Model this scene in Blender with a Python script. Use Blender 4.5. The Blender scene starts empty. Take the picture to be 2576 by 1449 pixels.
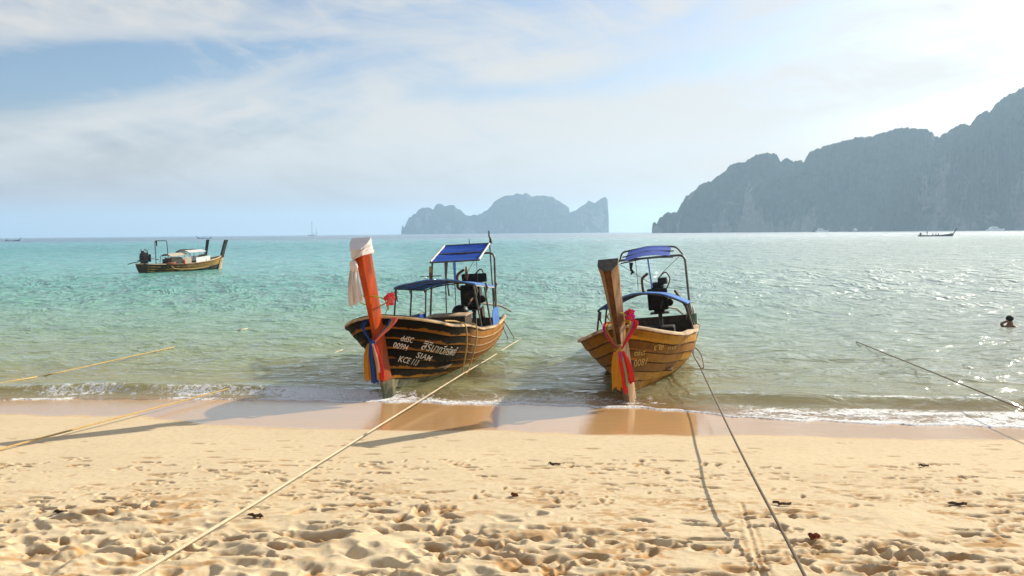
import bpy, bmesh, math, random
import numpy as np
from mathutils import Vector, Matrix, Euler

random.seed(7)
RNG = np.random.default_rng(11)
scene = bpy.context.scene
col = scene.collection
R = math.radians

# ------------------------------------------------------------------ camera
EYE = Vector((0.0, 0.0, 2.8))
PITCH, ROLL = R(-3.72), R(0.53)
FPX, CX, CY = 2143.0, 1288.0, 724.5          # focal length and centre for a 2576 px wide picture
_f = Vector((0, math.cos(PITCH), math.sin(PITCH)))
_r0 = Vector((1, 0, 0)); _u0 = _r0.cross(_f)
CR = _r0 * math.cos(ROLL) - _u0 * math.sin(ROLL)
CU = _u0 * math.cos(ROLL) + _r0 * math.sin(ROLL)
CF = _f
cam_d = bpy.data.cameras.new('camera')
cam_d.sensor_width = 36.0
cam_d.lens = 36.0 * FPX / 2576.0
cam_d.clip_end = 40000.0
cam_d.clip_start = 0.05
cam = bpy.data.objects.new('camera', cam_d)
col.objects.link(cam)
cam.matrix_world = Matrix(((CR.x, CU.x, -CF.x, EYE.x), (CR.y, CU.y, -CF.y, EYE.y), (CR.z, CU.z, -CF.z, EYE.z), (0, 0, 0, 1)))
scene.camera = cam

def ray(u, v):
    return CF + CR * ((u - CX) / FPX) + CU * ((CY - v) / FPX)
def on_z(u, v, z):
    d = ray(u, v); k = (z - EYE.z) / d.z
    return EYE + d * k
def on_y(u, v, y):
    d = ray(u, v)
    return EYE + d * (y / d.y)

# ------------------------------------------------------------------ light
SUN_AZ, SUN_EL = R(50.0), R(25.5)          # azimuth clockwise from +Y
SUN_DIR = Vector((math.sin(SUN_AZ) * math.cos(SUN_EL), math.cos(SUN_AZ) * math.cos(SUN_EL), math.sin(SUN_EL)))
EXPOSURE = 0.6
SKY_STRENGTH = 0.07
sun_d = bpy.data.lights.new('sun', 'SUN')
sun_d.energy = 5.0
sun_d.angle = R(0.6)
sun_d.color = (1.0, 0.91, 0.76)
sun = bpy.data.objects.new('sun', sun_d)
col.objects.link(sun)
sun.rotation_euler = SUN_DIR.to_track_quat('Z', 'Y').to_euler()
sun.location = (30, 30, 40)

vs = scene.view_settings
vs.view_transform = 'Standard'; vs.look = 'None'; vs.exposure = EXPOSURE; vs.gamma = 1.0; vs.use_curve_mapping = False
scene.cycles.max_bounces = 8
scene.cycles.transparent_max_bounces = 12
scene.cycles.volume_bounces = 1
scene.cycles.use_denoising = True

# ------------------------------------------------------------------ node helper
class NT:
    def __init__(s, tree):
        s.t = tree; s.n = tree.nodes; s.l = tree.links
    def node(s, kind, **kw):
        nd = s.n.new(kind)
        for k, v in kw.items(): setattr(nd, k, v)
        return nd
    def put(s, inp, v):
        if hasattr(v, 'is_output'): s.l.new(v, inp)
        elif v is not None: inp.default_value = v
    def math(s, op, a, b=None, c=None, clamp=False):
        nd = s.node('ShaderNodeMath', operation=op, use_clamp=clamp)
        s.put(nd.inputs[0], a)
        if b is not None: s.put(nd.inputs[1], b)
        if c is not None: s.put(nd.inputs[2], c)
        return nd.outputs[0]
    def vec(s, op, a, b=None):
        nd = s.node('ShaderNodeVectorMath', operation=op)
        s.put(nd.inputs[0], a)
        if b is not None: s.put(nd.inputs[1], b)
        return nd.outputs['Value'] if op in ('DOT_PRODUCT', 'LENGTH') else nd.outputs[0]
    def comb(s, x, y, z):
        nd = s.node('ShaderNodeCombineXYZ')
        for i, q in enumerate((x, y, z)): s.put(nd.inputs[i], q)
        return nd.outputs[0]
    def sep(s, v):
        nd = s.node('ShaderNodeSeparateXYZ'); s.put(nd.inputs[0], v)
        return nd.outputs
    def noise(s, v, scale, detail=3.0, rough=0.55, dist=0.0):
        nd = s.node('ShaderNodeTexNoise'); s.put(nd.inputs['Vector'], v)
        nd.inputs['Scale'].default_value = scale; nd.inputs['Detail'].default_value = detail
        nd.inputs['Roughness'].default_value = rough; nd.inputs['Distortion'].default_value = dist
        return nd.outputs['Fac']
    def voronoi(s, v, scale, feature='F1'):
        nd = s.node('ShaderNodeTexVoronoi', feature=feature); s.put(nd.inputs['Vector'], v)
        nd.inputs['Scale'].default_value = scale
        return nd.outputs['Distance']
    def ramp(s, f, lo, hi, a=0.0, b=1.0, smooth=True):
        nd = s.node('ShaderNodeMapRange')
        if smooth: nd.interpolation_type = 'SMOOTHSTEP'
        nd.clamp = True
        s.put(nd.inputs[0], f)
        for i, q in zip((1, 2, 3, 4), (lo, hi, a, b)): s.put(nd.inputs[i], q)
        return nd.outputs[0]
    def cramp(s, f, stops):
        nd = s.node('ShaderNodeValToRGB'); s.put(nd.inputs[0], f)
        e = nd.color_ramp.elements
        while len(e) < len(stops): e.new(0.5)
        for el, (p, c) in zip(e, stops):
            el.position = p; el.color = (*c, 1)
        return nd.outputs[0]
    def mix(s, f, a, b, blend='MIX'):
        nd = s.node('ShaderNodeMix', data_type='RGBA', blend_type=blend)
        s.put(nd.inputs[0], f)
        s.put(nd.inputs[6], (*a, 1) if isinstance(a, tuple) and len(a) == 3 else a)
        s.put(nd.inputs[7], (*b, 1) if isinstance(b, tuple) and len(b) == 3 else b)
        return nd.outputs[2]
    def bump(s, h, strength=0.5, dist=0.02, normal=None):
        nd = s.node('ShaderNodeBump'); s.put(nd.inputs['Height'], h)
        nd.inputs['Strength'].default_value = strength; nd.inputs['Distance'].default_value = dist
        if normal is not None: s.put(nd.inputs['Normal'], normal)
        return nd.outputs[0]
    def attr(s, name):
        nd = s.node('ShaderNodeAttribute'); nd.attribute_name = name
        return nd.outputs['Fac']
    def mixsh(s, f, a, b):
        nd = s.node('ShaderNodeMixShader'); s.put(nd.inputs[0], f)
        s.l.new(a, nd.inputs[1]); s.l.new(b, nd.inputs[2])
        return nd.outputs[0]

def new_mat(name):
    m = bpy.data.materials.new(name); m.use_nodes = True
    t = NT(m.node_tree)
    b = m.node_tree.nodes['Principled BSDF']
    return m, t, b
def coords(t, kind='Object'):
    return t.node('ShaderNodeTexCoord').outputs[kind]

# ------------------------------------------------------------------ sky
world = bpy.data.worlds.new('World'); scene.world = world; world.use_nodes = True
wt = NT(world.node_tree)
bg = world.node_tree.nodes['Background']
sky = wt.node('ShaderNodeTexSky', sky_type='NISHITA')
sky.sun_disc = False
sky.sun_elevation = SUN_EL
sky.sun_rotation = SUN_AZ
sky.air_density = 1.0; sky.dust_density = 1.6; sky.ozone_density = 1.0
D = wt.node('ShaderNodeTexCoord').outputs['Generated']
dx, dy, dz = wt.sep(D)
az = wt.math('ARCTAN2', dx, dy)
el = wt.math('ARCSINE', dz)
def blob(a0, e0, ra, re, tilt):
    """soft elliptical opening in the cloud sheet, angles in degrees"""
    p = wt.math('SUBTRACT', az, R(a0)); q = wt.math('SUBTRACT', el, R(e0))
    q = wt.math('SUBTRACT', q, wt.math('MULTIPLY', p, tilt))
    p = wt.math('DIVIDE', p, R(ra)); q = wt.math('DIVIDE', q, R(re))
    r2 = wt.math('ADD', wt.math('MULTIPLY', p, p), wt.math('MULTIPLY', q, q))
    return wt.math('EXPONENT', wt.math('MULTIPLY', r2, -1.0))
tilted = wt.math('SUBTRACT', el, wt.math('MULTIPLY', az, 0.16))
nv = wt.comb(wt.math('MULTIPLY', az, 1.0), wt.math('MULTIPLY', tilted, 4.2), dz)
n1 = wt.noise(nv, 2.6, 6.0, 0.55, 0.6)
nv2 = wt.comb(wt.math('MULTIPLY', az, 3.0), wt.math('MULTIPLY', wt.math('SUBTRACT', el, wt.math('MULTIPLY', az, -0.25)), 9.0), dz)
n2 = wt.noise(nv2, 3.0, 6.0, 0.6, 0.8)
warp = wt.math('MULTIPLY', wt.math('SUBTRACT', n2, 0.5), 3.2)
cov = wt.math('ADD', 0.80, wt.math('MULTIPLY', wt.math('SUBTRACT', n1, 0.5), 2.2))
cov = wt.math('ADD', cov, wt.math('MULTIPLY', wt.math('SUBTRACT', n2, 0.5), 1.0))
for (a0, e0, ra, re, tl, k) in ((-31, 8.9, 13, 1.9, 0.12, 1.0), (-21, 10.6, 9, 1.1, 0.10, 0.75), (-14, 12.0, 6, .8, 0.05, 0.4), (12, 10.6, 8, 1.1, 0.14, 0.65),
                                (20, 13.4, 9, .9, 0.12, 0.55), (-2, 9.2, 6, .8, 0.02, 0.40), (24, 6.5, 9, 1.6, 0.15, 0.45), (55, 20, 20, 5, 0.1, 0.6), (-70, 20, 25, 6, 0.1, 0.7), (150, 30, 50, 12, 0.05, 0.6), (-140, 25, 40, 9, 0.1, 0.6)):
    b = blob(a0, e0, ra, re, tl)
    b = wt.math('MULTIPLY', b, wt.math('ADD', 1.0, warp))
    cov = wt.math('SUBTRACT', cov, wt.math('MULTIPLY', b, k))
cov = wt.ramp(cov, 0.10, 1.05, 0.0, 0.92)
cov = wt.math('MULTIPLY', cov, wt.ramp(el, R(0.0), R(6.0), 0.25, 1.0))
cov = wt.math('MULTIPLY', cov, wt.ramp(el, R(18.0), R(55.0), 1.0, 0.45))
lowhaze = wt.ramp(el, R(0.5), R(9.0), 0.95, 0.0)
skyc = sky.outputs[0]
glow = wt.vec('DOT_PRODUCT', D, tuple(SUN_DIR))
g1 = wt.ramp(glow, 0.30, 0.95)
cb = wt.math('ADD', 7.2, wt.math('MULTIPLY', g1, 0.0))
cl = wt.vec('MULTIPLY', wt.comb(cb, cb, cb), wt.comb(1.06, 1.0, 0.92))
clear = wt.vec('MULTIPLY', skyc, (0.95, 1.04, 1.20))
hb = wt.math('ADD', 2.5, wt.math('MULTIPLY', g1, 1.5))
hz = wt.vec('MULTIPLY', wt.comb(hb, hb, hb), wt.comb(1.66, 0.88, 0.38))
base = wt.mix(lowhaze, clear, hz)
final = wt.mix(cov, base, cl)
world.node_tree.links.new(final, bg.inputs[0])
bg.inputs[1].default_value = SKY_STRENGTH

# ------------------------------------------------------------------ mesh helpers
def tag(o, label=None, cat=None, group=None, kind=None):
    if label: o['label'] = label
    if cat: o['category'] = cat
    if group: o['group'] = group
    if kind: o['kind'] = kind
    return o

class MB:
    def __init__(s):
        s.v = []; s.f = []; s.uv = {}
    def add(s, verts, faces):
        k = len(s.v)
        s.v += [tuple(p) for p in verts]
        s.f += [tuple(i + k for i in f) for f in faces]
        return k
    def grid(s, rows, close_u=False, close_v=False, caps=False):
        n, m = len(rows), len(rows[0])
        vs_ = [p for r in rows for p in r]; fs = []
        for i in range(n - (0 if close_u else 1)):
            for j in range(m - (0 if close_v else 1)):
                a, b = i, (i + 1) % n; c, d = j, (j + 1) % m
                fs.append((a * m + c, a * m + d, b * m + d, b * m + c))
        if caps:
            fs.append(tuple(range(m))[::-1]); fs.append(tuple((n - 1) * m + j for j in range(m)))
        return s.add(vs_, fs)
    def box(s, c, size, rot=None, bevel=0.0):
        x, y, z = (q / 2 for q in size)
        M = rot.to_matrix() if rot is not None else Matrix.Identity(3)
        c = Vector(c)
        if bevel <= 0:
            vv = [c + M @ Vector((i * x, j * y, k * z)) for i in (-1, 1) for j in (-1, 1) for k in (-1, 1)]
            return s.add(vv, [(0, 1, 3, 2), (4, 6, 7, 5), (0, 4, 5, 1), (2, 3, 7, 6), (0, 2, 6, 4), (1, 5, 7, 3)])
        b = min(bevel, x * .9, y * .9, z * .9)
        rows = []
        for zz, ins in ((-z, b), (-z + b, 0), (z - b, 0), (z, b)):
            X, Y = x - ins, y - ins
            ring = [(-X + b, -Y), (X - b, -Y), (X, -Y + b), (X, Y - b), (X - b, Y), (-X + b, Y), (-X, Y - b), (-X, -Y + b)]
            rows.append([c + M @ Vector((px, py, zz)) for px, py in ring])
        return s.grid(rows, close_v=True, caps=True)
    def tube(s, pts, r, n=8, caps=True, flat=1.0):
        pts = [Vector(p) for p in pts]
        rows = []; up = None
        for i, p in enumerate(pts):
            a = pts[max(0, i - 1)]; b = pts[min(len(pts) - 1, i + 1)]
            t = (b - a)
            t = t.normalized() if t.length > 1e-9 else Vector((0, 0, 1))
            if up is None:
                up = Vector((0, 0, 1)) if abs(t.z) < 0.9 else Vector((1, 0, 0))
            x = t.cross(up)
            if x.length < 1e-6: x = t.cross(Vector((1, 0, 0)))
            x.normalize(); y = x.cross(t).normalized(); up = y
            rr = r[i] if isinstance(r, (list, tuple)) else r
            rows.append([p + x * (rr * math.cos(q)) + y * (rr * flat * math.sin(q)) for q in [2 * math.pi * k / n for k in range(n)]])
        return s.grid(rows, close_v=True, caps=caps)
    def ellipsoid(s, c, r, n=10, m=7, jitter=0.0, rot=None):
        c = Vector(c); rows = []
        M = rot.to_matrix() if rot is not None else Matrix.Identity(3)
        for i in range(m + 1):
            th = math.pi * (i / m); th = min(max(th, 0.05), math.pi - 0.05)
            rows.append([c + M @ Vector((r[0] * math.sin(th) * math.cos(ph) * (1 + random.uniform(-jitter, jitter)),
                                     r[1] * math.sin(th) * math.sin(ph) * (1 + random.uniform(-jitter, jitter)),
                                     r[2] * math.cos(th) * (1 + random.uniform(-jitter, jitter)))) for ph in [2 * math.pi * k / n for k in range(n)]])
        return s.grid(rows, close_v=True, caps=True)
    def lathe(s, c, prof, n=14, axis='z'):
        c = Vector(c); rows = []
        for rr, h in prof:
            ring = []
            for k in range(n):
                q = 2 * math.pi * k / n
                if axis == 'z': p = Vector((rr * math.cos(q), rr * math.sin(q), h))
                elif axis == 'y': p = Vector((rr * math.cos(q), h, rr * math.sin(q)))
                else: p = Vector((h, rr * math.cos(q), rr * math.sin(q)))
                ring.append(c + p)
            rows.append(ring)
        return s.grid(rows, close_v=True, caps=True)
    def build(s, name, mat, parent=None, smooth=True, off=(0, 0, 0), uv=None, recalc=True, sharp=40):
        me = bpy.data.meshes.new(name)
        o_ = Vector(off)
        me.from_pydata([tuple(Vector(p) + o_) for p in s.v], [], s.f)
        if uv is not None:
            ul = me.uv_layers.new(name='UVMap')
            li = np.empty(len(me.loops), dtype=np.int32); me.loops.foreach_get('vertex_index', li)
            ul.data.foreach_set('uv', np.asarray(uv, dtype=np.float32)[li].ravel())
        if recalc:
            bm = bmesh.new(); bm.from_mesh(me); bmesh.ops.recalc_face_normals(bm, faces=bm.faces); bm.to_mesh(me); bm.free()
        if smooth:
            me.shade_smooth() if hasattr(me, 'shade_smooth') else None
            try: me.set_sharp_from_angle(angle=R(sharp))
            except Exception: pass
        if mat is not None: me.materials.append(mat)
        o = bpy.data.objects.new(name, me); col.objects.link(o)
        if parent is not None: o.parent = parent
        return o

def np_mesh(name, verts, faces, mat, attrs=None, smooth=True):
    me = bpy.data.meshes.new(name)
    me.vertices.add(len(verts)); me.vertices.foreach_set('co', verts.astype(np.float32).ravel())
    me.loops.add(faces.size); me.loops.foreach_set('vertex_index', faces.astype(np.int32).ravel())
    me.polygons.add(len(faces))
    me.polygons.foreach_set('loop_start', (np.arange(len(faces)) * 4).astype(np.int32))
    try: me.polygons.foreach_set('loop_total', np.full(len(faces), 4, dtype=np.int32))
    except Exception: pass
    me.update(calc_edges=True)
    if smooth: me.polygons.foreach_set('use_smooth', np.ones(len(faces), dtype=bool))
    for k, a in (attrs or {}).items():
        at = me.attributes.new(k, 'FLOAT', 'POINT'); at.data.foreach_set('value', a.astype(np.float32).ravel())
    me.materials.append(mat)
    o = bpy.data.objects.new(name, me); col.objects.link(o)
    return o
def grid_faces(n, m):
    i, j = np.meshgrid(np.arange(n - 1), np.arange(m - 1), indexing='ij')
    a = (i * m + j).ravel()
    return np.stack([a, a + 1, a + m + 1, a + m], axis=1)

_LAT = RNG.random((256, 256))
def vnoise(x, y, seed=0):
    x = x + seed * 17.13; y = y + seed * 31.7
    xi = np.floor(x).astype(int); yi = np.floor(y).astype(int)
    fx = x - xi; fy = y - yi
    fx = fx * fx * fx * (fx * (fx * 6 - 15) + 10); fy = fy * fy * fy * (fy * (fy * 6 - 15) + 10)
    g = lambda a, b: _LAT[a & 255, b & 255]
    return (g(xi, yi) * (1 - fx) + g(xi + 1, yi) * fx) * (1 - fy) + (g(xi, yi + 1) * (1 - fx) + g(xi + 1, yi + 1) * fx) * fy
def fbm(x, y, octv=4, seed=0, gain=0.5):
    t = 0; a = 1; n = 0
    for o in range(octv):
        t = t + a * vnoise(x * 2 ** o, y * 2 ** o, seed + o); n += a; a *= gain
    return t / n
def sstep(a, b, x):
    t = np.clip((x - a) / (b - a), 0, 1); return t * t * (3 - 2 * t)

# ------------------------------------------------------------------ beach and sea levels
def lut(x, xs, ys_): return np.interp(x, xs, ys_)
def shore(x):      # where the still water meets the sand
    return lut(x, [-300, -40, -9, -5, 0, 2, 4, 7, 12, 40, 300], [25, 16.2, 14.75, 14.5, 14.0, 13.6, 13.0, 12.2, 11.2, 7, -20])
def bore(x):       # foot of the little breaker
    return lut(x, [-300, -40, -9, -4.5, 0, 3, 8, 12, 40, 300], [25.3, 16.4, 14.95, 14.7, 14.2, 13.75, 12.75, 11.9, 7.6, -19]) + 0.10 * np.sin(x * 0.9 + 1) + 0.05 * np.sin(x * 2.3)
def swash(x):      # edge of the thin sheet of water on the sand
    return lut(x, [-300, -40, -9, -4.5, -1.8, 0, 1.7, 2.6, 4, 7, 12, 40, 300], [24.6, 15.8, 14.45, 14.3, 13.85, 13.6, 13.35, 12.9, 12.1, 11.6, 10.7, 6.2, -21]) + 0.06 * np.sin(x * 3.1 + .5) + 0.05 * np.sin(x * 7.3) + 0.03 * np.sin(x * 13.1)
def wetline(x):
    return lut(x, [-300, -40, -7.5, -5.6, -4.4, -3, -1.2, -.2, .8, 2, 4, 6.5, 12, 40, 300], [23, 14.5, 12.75, 12.6, 11.75, 11.35, 11.2, 11.3, 10.9, 10.85, 10.85, 10.65, 9.7, 5.0, -22])
def sand_base(x, y):
    s = shore(x) - y
    land = 0.050 * s + 0.0026 * s * s
    q = -s
    sea = -np.where(q < 30, 0.05 * q, 1.5 + 0.02 * (q - 30))
    return np.where(s > 0, np.where(s > 14, land_flat(s), land), sea)
def land_flat(s): return 0.050 * 14 + 0.0026 * 196 + 0.03 * (s - 14)
def sand_z(x, y): return float(sand_base(np.array([x]), np.array([y]))[0])

def fan(cs, ys_, ymin):
    W = np.maximum(ys_, ymin)
    return cs[None, :] * W[:, None], np.repeat(ys_[:, None], len(cs), 1)

# ------------------------------------------------------------------ materials of the setting
def mat_sand():
    m, t, b = new_mat('sand')
    P = t.node('ShaderNodeNewGeometry').outputs['Position']
    wet = t.attr('wet')
    damp_shade = t.attr('damp_shade')
    n1 = t.noise(P, 0.9, 4, .6); n2 = t.noise(P, 14.0, 4, .6); n3 = t.noise(P, 160.0, 3, .6)
    c = t.mix(t.ramp(n1, .3, .7), (0.66, 0.535, 0.35), (0.62, 0.50, 0.325))
    c = t.mix(t.math('MULTIPLY', t.ramp(n2, .45, .72), .45), c, (0.50, 0.35, 0.17))
    c = t.mix(t.math('MULTIPLY', t.ramp(n3, .52, .72), .40), c, (0.34, 0.22, 0.10))
    c = t.mix(t.math('MULTIPLY', damp_shade, 0.9), c, (0.36, 0.165, 0.035))  # damp mottling plus brown shade painted inside the footprints
    wc = t.mix(t.ramp(n1, .35, .65), (0.56, 0.31, 0.12), (0.52, 0.30, 0.125))
    c = t.mix(wet, c, wc)
    t.put(b.inputs['Base Color'], c)
    t.put(b.inputs['Roughness'], t.ramp(wet, 0, 1, .9, .55))
    b.inputs['Specular IOR Level'].default_value = .1
    h = t.math('ADD', t.math('MULTIPLY', n2, .5), t.math('MULTIPLY', n3, .25))
    dry = t.math('SUBTRACT', 1.0, wet)
    bp = t.node('ShaderNodeBump'); t.put(bp.inputs['Height'], h); bp.inputs['Distance'].default_value = .02
    t.put(bp.inputs['Strength'], t.math('MULTIPLY', dry, .45))
    t.l.new(bp.outputs[0], b.inputs['Normal'])
    t.put(b.inputs['Coat Weight'], t.ramp(wet, .25, .8, 0, 1))
    b.inputs['Coat IOR'].default_value = 1.36
    b.inputs['Coat Roughness'].default_value = .07
    cb = t.bump(t.noise(t.vec('MULTIPLY', P, (1.0, 2.2, 1.0)), 5.0, 4, .6), .10, .03)
    t.l.new(cb, b.inputs['Coat Normal'])
    return m

def mat_water():
    m, t, b = new_mat('sea_water')
    m.node_tree.nodes.remove(b)
    out = m.node_tree.nodes['Material Output']
    P = t.node('ShaderNodeNewGeometry').outputs['Position']
    px, py, pz = t.sep(P)
    depth = t.attr('depth'); foam = t.attr('foam')
    far = t.ramp(py, 16, 70)
    # ripples: short near the beach, longer outside
    v1 = t.comb(t.math('MULTIPLY', px, .6), py, 0.0)
    r1 = t.noise(v1, 6.0, 3, .6, .3)
    rA = t.math('POWER', t.noise(v1, 1.7, 4, .6, .5), 2.6)
    rB = t.math('POWER', t.noise(t.comb(px, t.math('MULTIPLY', py, .55), 3.0), .50, 4, .62, .5), 2.6)
    rC = t.math('POWER', t.noise(t.comb(px, t.math('MULTIPLY', py, .35), 7.0), .16, 4, .65, .4), 2.6)
    def layer(h, dist, lo0, lo1, hi0, hi1, strength, normal=None):
        nd = t.node('ShaderNodeBump'); t.put(nd.inputs['Height'], h); nd.inputs['Distance'].default_value = dist
        k = t.ramp(py, hi0, hi1, strength, 0.0)
        if lo1: k = t.math('MULTIPLY', k, t.ramp(py, lo0, lo1))
        t.put(nd.inputs['Strength'], k)
        if normal is not None: t.l.new(normal, nd.inputs['Normal'])
        return nd.outputs[0]
    nA = layer(t.math('ADD', t.math('MULTIPLY', r1, .12), rA), .34, 0, 0, 40, 110, .75)
    nB = layer(rB, 1.5, 18, 45, 160, 400, .85, nA)
    nrm = layer(rC, 5.5, 90, 200, 1500, 4000, .85, nB)
    fr = t.node('ShaderNodeFresnel'); fr.inputs['IOR'].default_value = 1.33; t.l.new(nrm, fr.inputs['Normal'])
    F = t.math('MINIMUM', fr.outputs[0], .60)
    gl = t.node('ShaderNodeBsdfGlossy'); t.put(gl.inputs['Roughness'], t.ramp(py, 30, 500, .07, .32)); t.l.new(nrm, gl.inputs['Normal'])
    gl.inputs['Color'].default_value = (1, 1, 1, 1)
    tr = t.node('ShaderNodeBsdfTransparent')
    trc = t.cramp(t.math('MULTIPLY', depth, 1.0), [(0.0, (1, 1, 1)), (0.12, (.93, .95, .84)), (0.5, (.60, .80, .62)), (1.0, (.30, .62, .50))])
    t.l.new(trc, tr.inputs['Color'])
    body = t.node('ShaderNodeBsdfDiffuse')
    n = t.noise(t.comb(t.math('MULTIPLY', px, .25), py, 0.0), .035, 3, .5)
    dd = t.math('ADD', depth, t.math('MULTIPLY', t.math('SUBTRACT', n, .5), 1.2))
    bc = t.cramp(t.math('DIVIDE', dd, 12.0), [(0.0, (.56, .60, .33)), (.030, (.48, .64, .42)), (.07, (.30, .61, .47)), (.13, (.17, .46, .40)), (.30, (.075, .36, .36)), (.62, (.03, .34, .40)), (1.0, (.02, .14, .25))])
    pale = t.ramp(t.math('DIVIDE', px, t.math('ADD', py, 15.0)), -.10, .42)  # bright sky reflection towards the right, painted into the body colour
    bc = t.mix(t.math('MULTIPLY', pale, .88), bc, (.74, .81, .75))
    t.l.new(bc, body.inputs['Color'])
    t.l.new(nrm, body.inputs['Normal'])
    op = t.math('SUBTRACT', 1.0, t.math('EXPONENT', t.math('MULTIPLY', t.math('MAXIMUM', depth, 0.0), -6.0)))
    tl_ = t.node('ShaderNodeBsdfTranslucent'); t.l.new(bc, tl_.inputs['Color'])
    bodyt = t.mixsh(t.ramp(depth, .0, 2.5, .55, .1), body.outputs[0], tl_.outputs[0])
    under = t.mixsh(op, tr.outputs[0], bodyt)
    surf = t.mixsh(F, under, gl.outputs[0])
    # foam: lace of small bubbles
    f1 = t.noise(P, 9.0, 5, .65, .8); f2 = t.voronoi(P, 7.0, 'DISTANCE_TO_EDGE'); f3 = t.noise(P, 38.0, 3, .6)
    lace = t.math('ADD', t.math('MULTIPLY', f1, .75), t.math('MULTIPLY', f3, .35))
    lace = t.math('SUBTRACT', lace, t.math('MULTIPLY', t.ramp(f2, 0, .16), .06))
    thr = t.math('SUBTRACT', .84, t.math('MULTIPLY', foam, .50))
    fm = t.math('MULTIPLY', t.ramp(t.math('SUBTRACT', lace, thr), -.06, .13), t.ramp(foam, .03, .25))
    fd = t.node('ShaderNodeBsdfDiffuse'); fd.inputs['Color'].default_value = (.86, .86, .84, 1)
    t.l.new(t.bump(lace, .8, .05), fd.inputs['Normal'])
    surf = t.mixsh(fm, surf, fd.outputs[0])
    t.l.new(surf, out.inputs['Surface'])
    return m

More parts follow.
